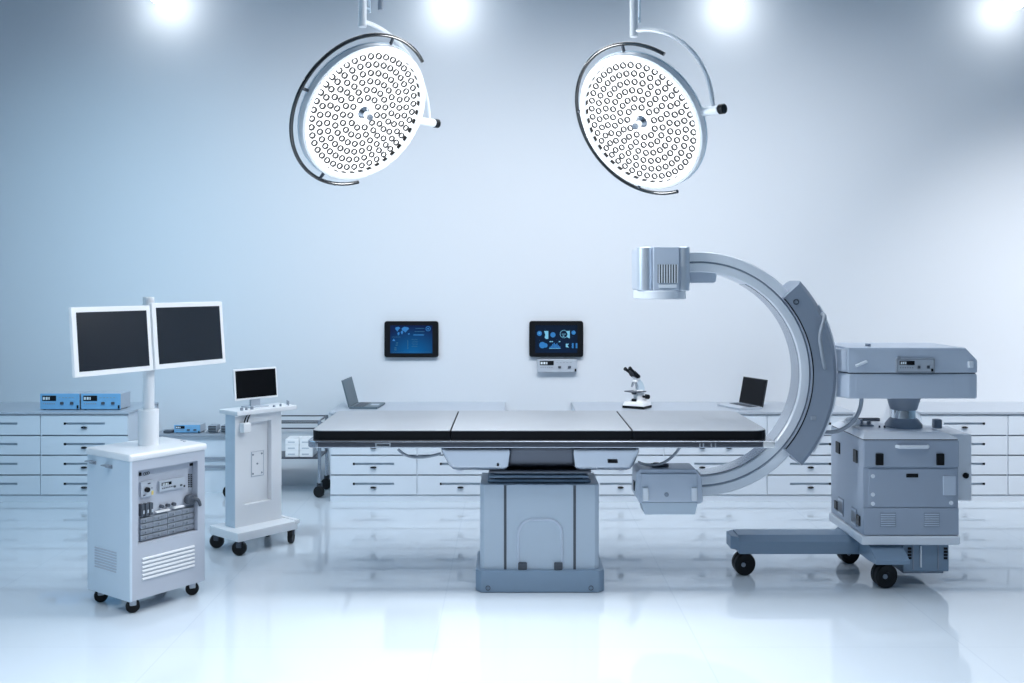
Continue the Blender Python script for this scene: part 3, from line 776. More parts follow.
    b = MB(); b.bx(xa+.003, xb-.003, yd0, yd0+.02, zm, zt-.004, bev=.005); b.build('front_cover', 'carm', do, world=True)
    b = MB(); b.taper((xa+.024, xb-.012, yd0+.02, yd1-.03), (xa+.004, xb, yd0+.004, yd1-.01), zb, zm-.001, bev=.004); b.build('detector_foot', 'column', do, world=True)
    for px in (645.5, 694):
        x = D(px, 0).x; s = 1 if px < 670 else -1
        b = MB(); b.bx(x-.016, x+.016, yd0-.016, yd0+.002, D(0, 500.5).z, D(0, 487).z, bev=.007); b.build('clamp', 'carmpale', do, world=True)
    b = MB(); X = Matrix.Translation(D(666.5, 494.5)) @ Matrix.Rotation(PI/2, 4, 'X'); b.lathe([(.009, -.002), (.012, 0), (.012, .004), (0, .005)], 18, 0, X); b.build('centre_bolt', 'slate', do, world=True)
    b = MB(); zz = zt+.018; x = D(662, 0).x
    b.bx(x-.045, x+.04, yd0+.06, yd0+.12, zz, zz+.012, bev=.004); b.cyl((x-.02, yd0+.08, zz), (x-.02, yd0+.08, zz+.022), .018, seg=16); b.cyl((x+.03, yd0+.08, zz), (x+.03, yd0+.08, zz+.018), .018, seg=16); b.build('top_latch', 'dgrey', do, world=True)
    for px in (641, 643.5): 
        x = xa-.027
    b = MB(); b.bx(xa-.028, xa-.02, yd0+.06, yd0+.10, zm+.05, zm+.10); b.build('side_slot', 'black', do, world=True)
    # neck to the horizontal housing
    yc = yf+.06; zn = W(0, 371, yc).z
    xs = cx2+r(137)
    b = MB(); b.cyl((xs-.02, yc, zn), (W(849, 0, yc).x+.03, yc, zn), .064, seg=40); b.cyl((xs+.012, yc, zn), (xs+.026, yc, zn), .074, seg=40); b.build('pivot_neck', 'slate', t, world=True)
    # horizontal housing
    h0, h1 = 5.36, 5.80
    Q = lambda px, py, d=h0: W(px, py, d)
    xl, xr = Q(848, 0).x, Q(977.8, 0).x; xn = xl-.05
    zt, zs, zb = Q(0, 347.5).z, Q(0, 373.3).z, Q(0, 398.8).z
    c = .02
    upper = [(xl, h0), (xr-.0, h0), (xr, h1), (xl, h1), (xn, h1-.14), (xn, h0+.11)]
    nose = [(xl+.012, h0+.008), (xl+.012, h1-.004), (xn, h1-.14), (xn, h0+.11)]
    b = MB(); b.prism([(xl, zs+.002), (xr, zs+.002), (xr, zt-.07), (xr-.065, zt), (xl, zt)], 'xz', h0, h1, bev=.008)
    b.prism(nose, 'xy', zs+.004, zt-.012, bev=.006)
    uo = b.build('support_housing', 'carm', t, world=True)
    b = MB(); b.prism([(x+(.004 if x < 2 else -.001), y) for x, y in upper], 'xy', zb, zs-.003, bev=.010); lo2 = b.build('support_housing_lower', 'carm', t, world=True)
    b = MB(); b.prism([(x+.01*(1 if x < 2 else -1), y+(.01 if y < 5.6 else -.01)) for x, y in upper], 'xy', zs-.004, zs+.003); b.build('housing_seam', 'dgrey', uo, world=True)
    for pa, pb in ((856, 873), (954, 970)):
        b = MB(); b.bx(Q(pa, 0).x, Q(pb, 0).x, h0-.0015, h0+.003, Q(0, 393).z, Q(0, 377).z, bev=.001); b.build('inset_plate', 'carm', lo2, world=True)
    # control panel on the housing
    a, d = Q(896.3, 371.8), Q(933, 359.2)
    b = MB(); b.bx(a.x, d.x, h0-.014, h0+.004, a.z, d.z, bev=.003); po = b.build('control_panel', 'silver', uo, world=True, label='small grey control panel with a digit display')
    wx, hz = d.x-a.x, d.z-a.z
    q = MB(); q.frame((a.x-.004, d.x+.004, a.z-.004, d.z+.004), (a.x+.003, d.x-.003, a.z+.003, d.z-.003), h0-.016, h0+.002); q.build('panel_frame', 'grey', po, world=True)
    def pp(x0, x1, z0, z1, nm, m, o=.016):
        q = MB(); q.bx(a.x+wx*x0, a.x+wx*x1, h0-o, h0-.012, a.z+hz*z0, a.z+hz*z1, bev=.0008); return q.build(nm, m, po, world=True)
    ds = pp(.06, .47, .56, .88, 'display', 'black')
    q = MB()
    for i in range(3): q.bx(a.x+wx*(.09+.055*i), a.x+wx*(.13+.055*i), h0-.0175, h0-.015, a.z+hz*.62, a.z+hz*.82)
    q.build('digits', 'lcd', ds, world=True)
    q = MB()
    for i in range(6): q.bx(a.x+wx*(.07+.065*i), a.x+wx*(.11+.065*i), h0-.0155, h0-.013, a.z+hz*.30, a.z+hz*.40)
    q.build('marking', 'grey', po, world=True)
    pp(.55, .62, .28, .5, 'button', 'dgrey', .02); pp(.80, .87, .28, .5, 'button', 'dgrey', .02); pp(.92, .97, .06, .26, 'latch', 'black', .02)
    q = MB(); q.bx(a.x+.004, a.x+.02, h0-.012, h0+.0, d.z, d.z+.014); q.build('bracket', 'grey', po, world=True)
    b = MB(); b.cyl(W(868, 347.6, h0+.1), W(868, 343.5, h0+.1), .014, seg=16); b.build('top_knob', 'slate', uo, world=True)
    q = Q(970, 364.5); b = MB(); b.bx(q.x-.014, q.x+.014, h0-.018, h0+.003, q.z-.018, q.z+.018, bev=.006); b.build('catch', 'carmpale', uo, world=True)
    q = Q(861, 363.5); b = MB(); b.bx(-.032, .032, -.02, .003, -.007, .007, bev=.004, X=Matrix.Translation(Vector((q.x, h0, q.z))) @ Matrix.Rotation(math.radians(-22), 4, 'Y')); b.build('lever', 'carmpale', uo, world=True)
    # lifting column
    yc = 5.64; xc = W(903.5, 0, yc).x
    zz = lambda py: W(0, py, yc).z
    MB().lathe([(0, zb+.01), (.09, zb+.01), (.092, zb-.022), (.072, zz(409)), (0, zz(409))], 40, 0, Matrix.Translation((xc, yc, 0))).build('column_collar', 'slate', t, world=True)
    MB().cyl((xc, yc, zz(418.5)), (xc, yc, zz(408.5)), .067, seg=40).build('column_sleeve', 'chrome', t, world=True)
    # cart
    c0, c1 = 5.38, 5.92
    C = lambda px, py, d=c0: W(px, py, d)
    xl, xr = C(863, 0).x, C(958.6, 0).x
    zt, zb = C(0, 440).z, C(0, 535).z
    MB().lathe([(0, zt+.03), (.10, zt+.03), (.10, zt+.05), (.08, zz(419)), (.07, zz(417.5)), (0, zz(417.5))], 40, 0, Matrix.Translation((xc, yc, 0))).build('column_foot', 'slate', t, world=True)
    b = MB(); b.bx(xl, xr, c0, c1, zb, zt, bev=.006); body = b.build('cart_body', 'cartblue', t, world=True)
    b = MB(); b.taper((xl-.004, xr+.004, c0-.004, c1+.004), (xl+.035, xr-.05, c0+.07, c1-.03), zt+.003, zt+.034, bev=.006); lid = b.build('cart_lid', 'carmpale', t, world=True)
    MB().bx(xl+.003, xr-.003, c0+.003, c1-.003, zt-.001, zt+.004).build('lid_seam', 'black', lid, world=True)
    # front of the cart
    def fp(x0, y0_, x1, y1_, th, nm, m, par=body, bev=.002, inset=.004):
        p, q = C(720+x0/3.596, 410+y1_/3.596), C(720+x1/3.596, 410+y0_/3.596)
        b = MB(); b.bx(p.x, q.x, c0-th, c0+inset, p.z, q.z, bev=bev); return b.build(nm, m, par, world=True)
    fp(516, 110, 857, 204, .010, 'upper_panel', 'cartblue', bev=.005)
    fp(516, 352, 857, 449, .008, 'lower_panel', 'cartblue', bev=.004)
    mp_ = fp(535, 212, 842, 349, .006, 'service_door', 'cartblue', bev=.003)
    fp(668, 228, 711, 242, .009, 'door_slot', 'black', mp_, .002)
    fp(800, 236, 846, 306, .012, 'side_cover', 'carm', mp_, .004)
    for (x, y) in ((548, 237), (548, 303), (548, 336), (829, 333)):
        q = C(720+x/3.596, 410+y/3.596); b = MB(); b.cyl((q.x, c0-.010, q.z), (q.x, c0-.004, q.z), .011, seg=16); b.build('screw', 'carmpale', mp_, world=True)
    for x in (557, 775): fp(x, 155, x+27, 197, .022, 'latch', 'black', body, .004)
    p, q = C(720+632/3.596, 410+130/3.596), C(720+745/3.596, 410+130/3.596)
    b = MB(); b.tube([(p.x, c0-.008, p.z), (p.x+.01, c0-.03, p.z), (q.x-.01, c0-.03, q.z), (q.x, c0-.008, q.z)], .010, 10); b.build('handle', 'carmpale', body, world=True)
    for x in (573, 730):
        vo = fp(x, 368, x+58, 420, .0095, 'vent', 'slate', body, .001)
        for j in range(6): fp(x+3, 372+8*j, x+55, 376+8*j, .0125, 'vent_slat', 'carm', vo, .001)
    # left flank
    def lp(x0, y0_, x1, y1_, th, nm, m, par=body):
        X = Matrix.Identity(4); p = hit(720+x0/3.596, 410+y1_/3.596, X, 0, xl); q = hit(720+x1/3.596, 410+y0_/3.596, X, 0, xl)
        b = MB(); b.bx(xl-th, xl+.004, min(p.y, q.y), max(p.y, q.y), min(p.z, q.z), max(p.z, q.z), bev=.002); return b.build(nm, m, par, world=True)
    lp(419, 118, 432, 152, .007, 'latch', 'black'); lp(482, 146, 495, 185, .007, 'latch', 'black')
    lp(414, 330, 423, 353, .007, 'latch', 'black'); lp(493, 382, 505, 410, .007, 'latch', 'black')
    for (a_, b_) in ((427, 322), (474, 358)):
        v = lp(a_, b_, a_+18, b_+50, .004, 'vent', 'slate')
        for j in range(7): lp(a_+1, b_+3+7*j, a_+17, b_+6+7*j, .007, 'vent_slat', 'carm', v)
    MB().bx(xl-.012, xr+.006, c0-.012, c1+.012, H-(545-HY)*c0/F, zb-.002, bev=.012).build('bumper', 'carmpale', t, world=True)
    # side cabinet on the right flank
    b = MB(); b.bx(xr-.002, xr+.118, c0+.10, c1-.06, C(0, 505).z, C(0, 437).z, bev=.008); sc_ = b.build('side_locker', 'carmpale', t, world=True)
    q = W(965.5, 475.5, c0+.10); b = MB(); b.cyl((q.x, q.y-.008, q.z), (q.x, q.y+.002, q.z), .016, seg=18); b.bx(q.x-.003, q.x+.012, q.y-.016, q.y-.006, q.z-.004, q.z+.012, bev=.002); b.build('lock', 'black', sc_, world=True)
    # power unit below
    u0 = c0+.03
    U = lambda px, py: W(px, py, u0)
    a, d = U(903, 571.5), U(949, 544)
    b = MB(); b.bx(a.x, d.x, u0, c1-.05, a.z, d.z+.02, bev=.005); pu = b.build('power_unit', 'base', t, world=True)
    b = MB(); b.bx(U(905, 0).x, U(946, 0).x, u0+.03, c1-.08, U(0, 575).z, a.z+.003, bev=.003); b.build('unit_skid', 'slate', pu, world=True)
    for px in (913, 938): 
        b = MB(); b.bx(U(px, 0).x-.003, U(px, 0).x+.003, u0-.004, u0+.003, a.z+.01, d.z-.003); b.build('divider', 'slate', pu, world=True)
    b = MB(); b.cyl(U(920.5, 567)+Vector((0, -.006, 0)), U(920.5, 546)+Vector((0, -.006, 0)), .005, seg=10); b.build('pull_rod', 'carmpale', pu, world=True)
    for i in range(4):
        for px in (909.5, 945.5, ):
            q = U(px, 548.5+3.2*i); b = MB(); b.bx(q.x-.010, q.x+.010, u0-.004, u0+.003, q.z-.006, q.z+.006, bev=.001); b.build('socket', 'black', pu, world=True)
    # wheeled base
    yl = 5.65
    lz0, lz1 = W(0, 554.3, 5.56).z, W(0, 533.5, 5.62).z
    zf = W(0, 540.7, 5.56).z
    xa = W(730.5, 0, 5.60).x
    b = MB()
    # beam along -x: section in yz
    sec = [(5.56, lz0), (5.56, zf-.006), (5.59, lz1), (5.72, lz1), (5.75, zf-.006), (5.75, lz0)]
    b.prism(sec, 'yz', xa+.04, 2.16, bev=.004)
    b.prism([(xa, 5.60), (xa+.042, 5.562), (xa+.042, 5.748), (xa, 5.71)], 'xy', lz0+.02, lz1-.008, bev=.004)
    b.build('base_leg', 'base', t, world=True)
    b = MB()
    X0, X1 = 1.90, 2.13
    secx = [(5.30, .150), (5.30, .175), (5.42, .235), (5.86, .235), (5.98, .175), (5.98, .150), (5.86, .140), (5.42, .140)]
    b.prism(secx, 'yz', X0+.03, X1-.02, bev=.005); b.build('cross_foot', 'base', t, world=True)
    def twin(px, py, d, rad):
        p = W(px, py, d); x = p.x; y = d
        c = MB(); c.cyl((x, y, rad), (x, y, rad*2+.05), .022, seg=16); c.bx(x-.02, x+.02, y-.012, y+.012, rad-.01, 2*rad+.01, bev=.004); co = c.build('caster', 'dgrey', t, world=True)
        for s in (-1, 1):
            w = MB(); w.lathe([(0, -.017), (rad*.3, -.017), (rad*.32, -.013), (rad*.8, -.014), (rad-.006, -.017), (rad, -.010), (rad, .010), (rad-.006, .017), (rad*.8, .014), (rad*.32, .013), (rad*.3, .017), (0, .017)], 36, 0, Matrix.Translation((x, y+s*.024, rad)) @ Matrix.Rotation(math.radians(14), 4, 'Z') @ Matrix.Rotation(PI/2, 4, 'X'))
            w = w.build('wheel', 'rubber', co, world=True)
        h = MB(); h.cyl((x-.01, y-.046, rad), (x-.01, y-.038, rad), rad*.2, seg=16); h.build('hub', 'grey', co, world=True)
    twin(743.5, 0, 5.655, .063); twin(884, 0, 5.42, .066); twin(848, 0, 5.89, .063)
    # cable from the housing, and things on the lid
    b = MB(); b.tube(bez(W(861.5, 397, 5.45), W(862, 418, 5.45), W(845, 436, 5.48), W(822, 431.5, 5.50)), .011, 12); b.build('cable', 'grey', t, world=True)
    zl = zt+.032
    def lid_pt(px, py): return hit(px, py, Matrix.Identity(4), 2, zl)
    p = lid_pt(864, 425.5); b = MB(); b.bx(p.x-.04, p.x+.04, p.y-.05, p.y+.05, zl-.004, zl+.012, bev=.005); b.cyl((p.x-.012, p.y, zl), (p.x-.02, p.y, zl+.035), .012, seg=14); b.cyl((p.x+.02, p.y-.02, zl), (p.x+.02, p.y-.02, zl+.028), .012, seg=14); b.build('lever_unit', 'grey', lid, world=True)
    p = lid_pt(937, 427.5); b = MB(); b.bx(p.x-.022, p.x+.022, p.y-.02, p.y+.02, zl-.004, zl+.048, bev=.006); b.build('junction_box', 'slate', lid, world=True)
    for px in (879.5, 884.5):
        p = lid_pt(px, 428); b = MB(); b.cyl((p.x, p.y, zl-.002), (p.x, p.y, zl+.014), .005, seg=10); b.build('peg', 'dgrey', lid, world=True)
    p = lid_pt(842, 427); b = MB(); b.sphere((xl+.03, c0+.26, zl+.03), .045, sc=(1, 1.2, .6)); b.build('sensor_pod', 'white2', lid, world=True)
    b = MB(); b.bx(xc-.20, xc-.05, c1-.06, c1-.03, zl-.004, zl+.02, bev=.004); b.build('rear_ledge', 'dgrey', lid, world=True)
c_arm()

# ------------------------------------------------------------------ casters for the carts
def caster(t, x, y, rad, top, rz, fork='white2', width=.026):
    X = Matrix.Translation((x, y, 0)) @ Matrix.Rotation(rz, 4, 'Z')
    c = MB(); c.bx(-.016, .016, -width*.5-.007, width*.5+.007, rad*1.1, top, bev=.005, X=X); c.cyl((0, 0, rad*1.5), (0, 0, top+.004), .012, seg=12, X=X)
    co = c.build('caster', fork, t)
    w = MB(); w.lathe([(0, -width/2), (rad*.35, -width/2), (rad*.4, -width*.4), (rad*.8, -width*.42), (rad-.004, -width/2), (rad, -width*.3), (rad, width*.3), (rad-.004, width/2), (rad*.8, width*.42), (rad*.4, width*.4), (0, width*.4)], 28, 0, X @ Matrix.Translation((.0, 0, rad)) @ Matrix.Rotation(PI/2, 4, 'X'))
    w.build('wheel', 'rubber', co)

# ------------------------------------------------------------------ endoscopy cart with two monitors
def slab_monitor(t, X, w, h, th, bez_, scr, nm='monitor', mats='white2'):
    """panel in local XZ, face at y=0 towards -y, lower left corner at the origin of X"""
    o = MB(); o.bx(0, w, .0, th, 0, h, bev=.006, X=X); mo = o.build(nm, mats, t)
    s = MB(); s.bx(bez_, w-bez_, -.0015, .002, bez_, h-bez_, X=X); s.build('screen', scr, mo)
    b = MB(); b.bx(.012, w-.012, th-.004, th+.012, .012, h-.012, bev=.008, X=X); b.build('back_shell', 'dgrey', mo)
    return mo
def monitor_cart():
    rz = math.radians(54)
    t = thing('monitor_cart', 'tall white equipment cart with twin dark monitors on a pole', 'medical cart', (-1.883, 4.93, 0), rz)
    Mx = wm(t); L, D = .44, .37
    hb, ht = .072, .80
    def fx(px, py, y=0.): q = hit(px, py, Mx, 1, y); return q.x, q.z
    def sx(px, py): q = hit(px, py, Mx, 0, 0.); return q.y, q.z
    b = MB(); b.frame((0, L, hb, ht-.035), (.045, .396, .345, .712), 0, .03)
    b.bx(0, L, .03, D, hb, .345, bev=0); b.bx(0, L, .03, D, .712, ht-.035); b.bx(0, .045, .03, D, .34, .72); b.bx(.396, L, .03, D, .34, .72); b.bx(.04, .40, .09, D, .34, .72)
    bo = b.build('cart_body', 'cartgrey', t)
    # rounded corner post, side skin
    b = MB(); b.bx(-.004, .012, -.003, D+.002, hb-.002, ht-.034, bev=.004); sk = b.build('side_panel', 'cartside', t)
    b = MB(); b.bx(-.012, L+.010, -.012, D+.012, ht-.038, ht, bev=.014, seg=3); to = b.build('cart_top', 'white', t)
    for (px, py) in ((182, 440.5), (184.5, 441.5)):
        q = hit(px, py, Mx, 2, ht); c = MB(); c.cyl((q.x, q.y, ht-.001), (q.x, q.y, ht+.003), .008, seg=14); c.build('top_screw', 'silver', to)
    # instrument bay
    yb = .045
    def P(x, z): return fx(130+x/7.5875, 460+z/7.5875, yb)
    bp = MB(); bp.bx(.042, .399, yb, .088, .343, .715); bp = bp.build('instrument_panel', 'cartgrey', t)
    def pl(x0, z0, x1, z1, th, nm, m, par=bp, bev=.002):
        """panel element spanning crop columns x0..x1; rows z0 (top) and z1 (bottom) read at x0"""
        a = P(x0, z0); c_ = P(x0, z1); d = P(x1, z0)
        o = MB(); o.bx(a[0], d[0], yb-th, yb+.003, c_[1], a[1], bev=bev); return o.build(nm, m, par)
    pl(68, 96, 84, 122, .006, 'corner_latch', 'black'); pl(452, 26, 474, 46, .006, 'corner_latch', 'black')
    for k, x in enumerate((110, 124, 138)): 
        q = P(x, 106-4*k); o = MB(); o.lathe([(.005, 0), (.008, 0), (.008, .002), (.005, .002), (.005, 0)], 14, 0, Matrix.Translation((q[0], yb, q[1])) @ Matrix.Rotation(PI/2, 4, 'X')); o.build('panel_mark', 'dgrey', bp)
    c1 = pl(72, 168, 165, 285, .014, 'power_module', 'silver', bp, .003)
    q = P(114, 222); o = MB(); o.cyl((q[0], yb-.028, q[1]), (q[0], yb-.012, q[1]), .013, seg=18); o.build('dial', 'black', c1)
    pl(122, 172, 142, 182, .016, 'switch', 'dgrey', c1, .001); pl(150, 232, 165, 262, .016, 'label_strip', 'yellow', c1, .001); pl(148, 204, 160, 216, .017, 'switch', 'grey', c1, .001); pl(88, 262, 104, 272, .016, 'switch', 'dgrey', c1, .001)
    c2 = pl(210, 160, 402, 240, .016, 'display_module', 'silver', bp, .003)
    pl(226, 172, 300, 194, .018, 'display', 'black', c2, .001)
    g = MB()
    for k in range(4):
        a = P(232+12*k, 175-2*k); g.bx(a[0], a[0]+.005, yb-.0195, yb-.017, a[1]-.012, a[1])
    g.build('digits', 'lcd', c2)
    g = MB()
    for k in range(8):
        a = P(230+13*k, 210-3*k); g.bx(a[0], a[0]+.006, yb-.0175, yb-.015, a[1]-.005, a[1])
    g.build('marking', 'dgrey', c2)
    for x in (318, 366): pl(x, 192 if x < 350 else 182, x+14, 206 if x < 350 else 196, .021, 'button', 'dgrey', c2, .002)
    pl(392, 188, 402, 202, .02, 'latch', 'black', c2, .001)
    for i in range(2):
        for j in range(7):
            q = P(445+18*i, 112+15*j); o = MB(); o.bx(q[0]-.004, q[0]+.004, yb-.003, yb+.002, q[1]-.003, q[1]+.003); o.build('vent_hole', 'black', bp)
    for k, x in enumerate((230, 278, 323)):
        q = P(x, 350-9*k); o = MB(); o.cyl((q[0], yb-.022, q[1]), (q[0], yb-.0, q[1]), .009, seg=14); o.build('toggle', 'dgrey', bp)
    pl(185, 388, 290, 402, .02, 'status_strip', 'white2', bp, .003); pl(318, 356, 398, 370, .02, 'status_strip', 'white2', bp, .003)
    for k in range(3):
        mo = pl(66+32*k, 334-6*k, 92+32*k, 428-6*k, .024, 'plug_in_module', 'dgrey', bp, .003)
        pl(78+32*k, 380-6*k, 90+32*k, 405-6*k, .026, 'module_window', 'silver', mo, .001)
    q = P(455, 300); o = MB(); o.cyl((q[0]-.015, yb-.002, q[1]+.005), (q[0]-.015, yb-.035, q[1]+.005), .026, seg=20); o.tube(bez((q[0]-.015, yb-.03, q[1]+.01), (q[0]+.01, yb-.05, q[1]+.015), (q[0]+.02, yb-.05, q[1]), (q[0]+.03, yb-.045, q[1]-.03)), .009, 10); o.build('connector', 'dgrey', bp)
    # rack of modules
    cols = [64, 157, 268, 378, 510]
    tops = [440, 420, 392, 368]
    for c in range(4):
        xa = P(cols[c]+2, 0)[0]; xb = P(cols[c+1]-2, 0)[0]
        if c == 3: xb = min(xb, .393)
        z1 = P(cols[c], tops[c])[1]; z0 = .35
        for r in range(4):
            za = z0+(z1-z0)*r/4+.002; zb = z0+(z1-z0)*(r+1)/4-.002
            o = MB(); o.bx(xa, xb, yb-.02, yb+.002, za, zb, bev=.002); mo = o.build('rack_module', 'grey', bp)
            o = MB(); o.bx(xa+(xb-xa)*.08, xa+(xb-xa)*.42, yb-.023, yb-.018, za+.006, zb-.006, bev=.001); o.bx(xa+(xb-xa)*.52, xa+(xb-xa)*.92, yb-.022, yb-.018, za+.004, zb-.004, bev=.001); o.bx(xa+(xb-xa)*.30, xa+(xb-xa)*.40, yb-.0245, yb-.02, za+.007, zb-.012, bev=.001, mi=1); o.build('module_face', ['rack', 'dgrey'], mo)
    # louvres
    def F4(x, z): return fx(70+x/3.594, 430+z/3.594)
    for k in range(6):
        a = F4(258, 466+15*k-0.5*k); c = F4(446, 415+13.6*k); z = (a[1]+c[1])/2
        o = MB(); o.bx(a[0], c[0], -.008, .002, z-.006, z+.005, bev=.003); o.build('louvre', 'white2', bo)
    for k in range(8):
        a = sx(70+92/3.594, 430+(424+10*k)/3.594); c = sx(70+170/3.594, 430+(436+9.6*k)/3.594); z = (a[1]+c[1])/2
        o = MB(); o.bx(-.0065, -.003, min(a[0], c[0]), max(a[0], c[0]), z-.004, z+.003, bev=.001); o.build('side_louvre', 'cartgrey', sk)
    for (x0, x1, zz) in ((64, 106, 104), (118, 168, 118)):
        a = sx(70+x0/3.594, 430+zz/3.594); c = sx(70+x1/3.594, 430+zz/3.594)
        yc = (a[0]+c[0])/2
        o = MB(); o.bx(-.034, -.002, yc-.03, yc+.03, a[1]-.008, a[1]-.001, bev=.003); o.bx(-.008, -.002, yc-.03, yc+.03, a[1]-.02, a[1]-.002, bev=.002); o.build('side_hook', 'grey', sk)
    for (px, py) in ((101, 605), (133, 612.5), (193, 594)): pass
    for (x, y) in ((.045, .045), (L-.045, .045), (.045, D-.045), (L-.045, D-.045)):
        caster(t, x, y, .034, hb+.004, math.radians(-30), 'silver', .024)
    # pole
    px_, py_ = L*.5, D*.52
    q = hit(148.6, 444.5, Mx, 2, ht); px_, py_ = q.x, q.y
    zs = .80+.185
    MB().lathe([(0, 0), (.052, 0), (.052, .182), (.048, .186), (0, .186)], 36, 0, Matrix.Translation((px_, py_, ht))).build('pole_sleeve', 'lampwhite', t)
    zp = H-(297-HY)*5.22/F
    MB().cyl((px_, py_, ht+.18), (px_, py_, zp), .029, seg=32).build('pole', 'lampwhite', t)
    # monitors: placed in the room, tilted back
    inv = Mx.inverted()
    def mon(x, y, z, az, w, h, label):
        X = inv @ Matrix.Translation((x, y, z)) @ Matrix.Rotation(az, 4, 'Z') @ Matrix.Rotation(math.radians(-5), 4, 'X')
        m = slab_monitor(t, X, w, h, .022, .026, 'screen'); m['label'] = label
        return m
    mon(-2.063, 4.72, 1.197, math.radians(61.1), .468, .335, 'left monitor')
    mon(-1.832, 5.14, 1.199, math.radians(61.1), .495, .345, 'right monitor')
    pw = Mx @ Vector((px_, py_, 0)); cpos = Vector((-1.842, 5.13, 0)); az = math.radians(61.1)
    nb = Vector((-math.sin(az), math.cos(az), 0))
    b = MB(); e = Vector((cpos.x, cpos.y, 1.37))+nb*.045; s = Vector((pw.x, pw.y, 1.37))
    ux = Vector((math.cos(az), math.sin(az), 0))
    b.tube([inv @ s, inv @ e], .018, 12); b.tube([inv @ (e-ux*.18), inv @ (e+ux*.18)], .016, 12); b.cyl(inv @ (s-Vector((0, 0, .04))), inv @ (s+Vector((0, 0, .04))), .037, seg=24)
    b.build('monitor_bracket', 'grey', t)
monitor_cart()

# ------------------------------------------------------------------ white terminal stand
def terminal_stand():
    rz = math.radians(49)
    t = thing('terminal_stand', 'white wheeled computer stand with a small black-screened display', 'computer stand', (-1.643, 5.996, 0), rz)
    Mx = wm(t); L, D = .44, .315
    hb, hb2 = .085, .142
    b = MB(); b.bx(0, L, 0, D, hb, hb2, bev=.010); bo = b.build('base_plate', 'white', t)
    for (x, y) in ((.03, .03), (.035, D-.035), (L-.03, .03), (L-.03, D-.035)): caster(t, x, y, .044, hb+.002, math.radians(-50 if x < .2 else 40), 'dgrey', .03)
    x0, x1, y0, y1 = .062, .405, .125, .225
    zt = .835
    b = MB()
    # front plate with a recessed field
    fx = lambda px, py, y=y0: hit(px, py, Mx, 1, y)
    ra, rb = fx(246.5, 424.5), fx(270, 420)
    rz0 = hit(250, 504, Mx, 1, y0).z; rz1 = hit(262, 421, Mx, 1, y0).z
    rx0, rx1 = ra.x, hit(271.5, 460, Mx, 1, y0).x
    rx0 = .13
    b.frame((x0, x1, hb2-.004, zt), (rx0, rx1, rz0, rz1), y0, y0+.042); b.bx(x0, x1, y0+.042, y1, hb2-.004, zt)
    co = b.build('column', 'white', t)
    b = MB(); b.bx(x0-.003, x0+.002, y0-.001, y1+.001, hb2-.003, zt, bev=.002); b.build('side_panel', 'cartside', co)
    b = MB(); b.bx(rx0+.003, rx1-.003, y0+.038, y0+.044, rz0+.001, rz1-.001); pn = b.build('field_panel', 'white', co)
    # small service hatch outlined in the field
    a = hit(251.0, 452, Mx, 1, y0+.038); c = hit(263.5, 475, Mx, 1, y0+.038)
    b = MB(); b.frame((a.x, c.x, c.z, a.z), (a.x+.005, c.x-.002, c.z+.004, a.z-.001), y0+.035, y0+.0385); b.build('hatch_outline', 'silver', pn)
    for (u, v) in ((.15, .12), (.85, .12), (.15, .88), (.85, .88), (.5, .5)):
        b = MB(); X = Matrix.Translation((a.x+(c.x-a.x)*u, y0+.0375, c.z+(a.z-c.z)*v)) @ Matrix.Rotation(PI/2, 4, 'X'); b.lathe([(0, 0), (.006, 0), (.005, .004), (0, .004)], 12, 0, X); b.build('hatch_screw', 'grey', pn)
    # shelf
    b = MB(); b.bx(.045, .49, .075, .275, zt-.002, zt+.026, bev=.006); sh = b.build('shelf', 'white', t)
    zs = zt+.026
    # socket with leads below the shelf
    q = hit(243, 427, Mx, 1, y0); b = MB(); b.bx(q.x-.028, q.x+.028, y0-.05, y0+.003, q.z-.032, q.z+.03, bev=.010); so = b.build('socket', 'white2', t)
    for dx in (-.008, .012):
        b = MB(); b.tube(bez((q.x+dx, y0-.025, q.z+.028), (q.x+dx+.005, y0-.03, q.z+.06), (q.x+dx+.03, y0-.02, q.z+.09), (q.x+dx+.05, y0-.012, zt)), .004, 8); b.build('lead', 'black', so)
    # display
    inv = Mx.inverted()
    az = math.radians(47)
    X = inv @ Matrix.Translation((-1.717, 6.20, .912)) @ Matrix.Rotation(az, 4, 'Z') @ Matrix.Rotation(math.radians(-6), 4, 'X')
    slab_monitor(t, X, .315, .195, .018, .012, 'deadscreen', 'display')
    c = inv @ (Vector((-1.717, 6.20, 0))+Vector((math.cos(az), math.sin(az), 0))*.155+Vector((-math.sin(az), math.cos(az), 0))*.02)
    b = MB(); b.bx(c.x-.035, c.x+.035, c.y-.008, c.y+.012, zs-.002, .95, bev=.004); b.bx(c.x-.07, c.x+.07, c.y-.05, c.y+.05, zs-.002, zs+.008, bev=.003); b.build('display_stand', 'silver', t)
    # controls on the shelf
    for (u, v, hh, r) in ((.10, .11, .016, .010), (.13, .105, .013, .008), (.17, .105, .018, .010), (.33, .10, .012, .008), (.38, .10, .016, .007), (.44, .10, .030, .005), (.46, .14, .03, .004)):
        b = MB(); b.cyl((u, v, zs-.001), (u, v, zs+hh), r, seg=14); b.build('control_knob', 'grey', sh)
    # far raised lip at the right end of the base
    b = MB(); b.bx(L-.02, L+.012, -.004, D+.004, hb2-.02, hb2+.006, bev=.004); b.build('end_bumper', 'white', bo)
terminal_stand()

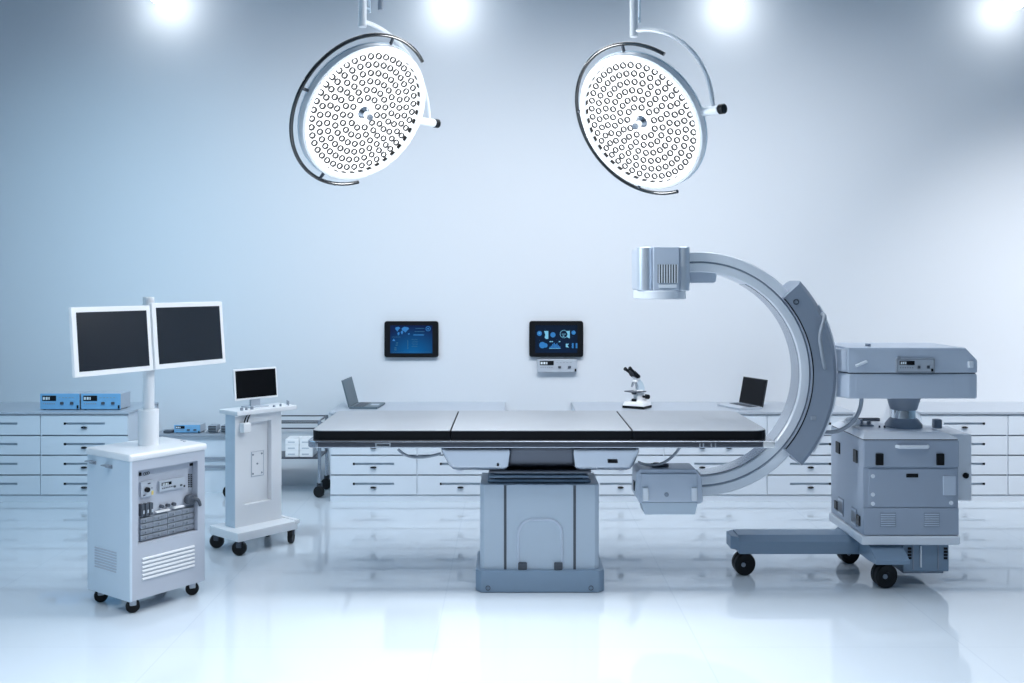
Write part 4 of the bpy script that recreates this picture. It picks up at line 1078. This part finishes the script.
# ------------------------------------------------------------------ light
def area(loc, rot, sx_, sy_, energy, col, spread=PI):
    l = bpy.data.lights.new('unseen_area_light', 'AREA'); l.shape = 'RECTANGLE'; l.size = sx_; l.size_y = sy_; l.energy = energy; l.color = col; l.spread = spread
    o = bpy.data.objects.new('unseen_area_light', l); COL.objects.link(o); o.location = loc; o.rotation_euler = rot
    return o
area((.5, 5.9, CEIL-.03), (0, 0, 0), 5.6, .9, 66, (.92, .96, 1))
area((.6, 5.0, CEIL-.12), (math.radians(48), 0, 0), 5.0, .35, 33, (.97, .98, 1), math.radians(80))  # unseen wash light, added to brighten the lower back wall
area((-3.0, 4.9, CEIL-.5), (math.radians(50), 0, 0), .8, .5, 13, (.50, .80, 1), math.radians(85))  # unseen blue wash, added to tint the left of the back wall
area((4.4, 5.4, CEIL-.4), (math.radians(42), 0, math.radians(-6)), .5, .5, 19, (1, .98, .97), math.radians(70))
area((-.6, 3.0, CEIL-.03), (0, 0, 0), 6.0, .9, 66, (.92, .96, 1), math.radians(90))  # unseen overhead fill, added to brighten the near floor
area((-5.2, 3.2, 1.9), (0, math.radians(-90), 0), 2.0, 2.4, 27, (.45, .78, 1))  # upright blue soft light added at the left side, no fixture modelled
w = bpy.data.worlds.new('room_light'); SC.world = w; w.use_nodes = True
bg = w.node_tree.nodes['Background']; bg.inputs['Color'].default_value = (.50, .72, 1, 1); bg.inputs['Strength'].default_value = .08

# ------------------------------------------------------------------ camera
cd = bpy.data.cameras.new('camera'); cam = bpy.data.objects.new('camera', cd); COL.objects.link(cam)
cam.location = (0, 0, H); cam.rotation_euler = (PI/2, 0, 0)
cd.sensor_width = 36; cd.lens = 36*F/1024; cd.shift_y = -(341.5-HY)/1024; cd.clip_end = 100
SC.camera = cam
SC.view_settings.view_transform = 'Standard'; SC.view_settings.look = 'None'
SC.view_settings.gamma = 1; SC.view_settings.exposure = .18; SC.view_settings.use_curve_mapping = False
try:
    SC.cycles.use_denoising = True
    SC.cycles.sample_clamp_indirect = 6
    SC.cycles.max_bounces = 8
except Exception: pass
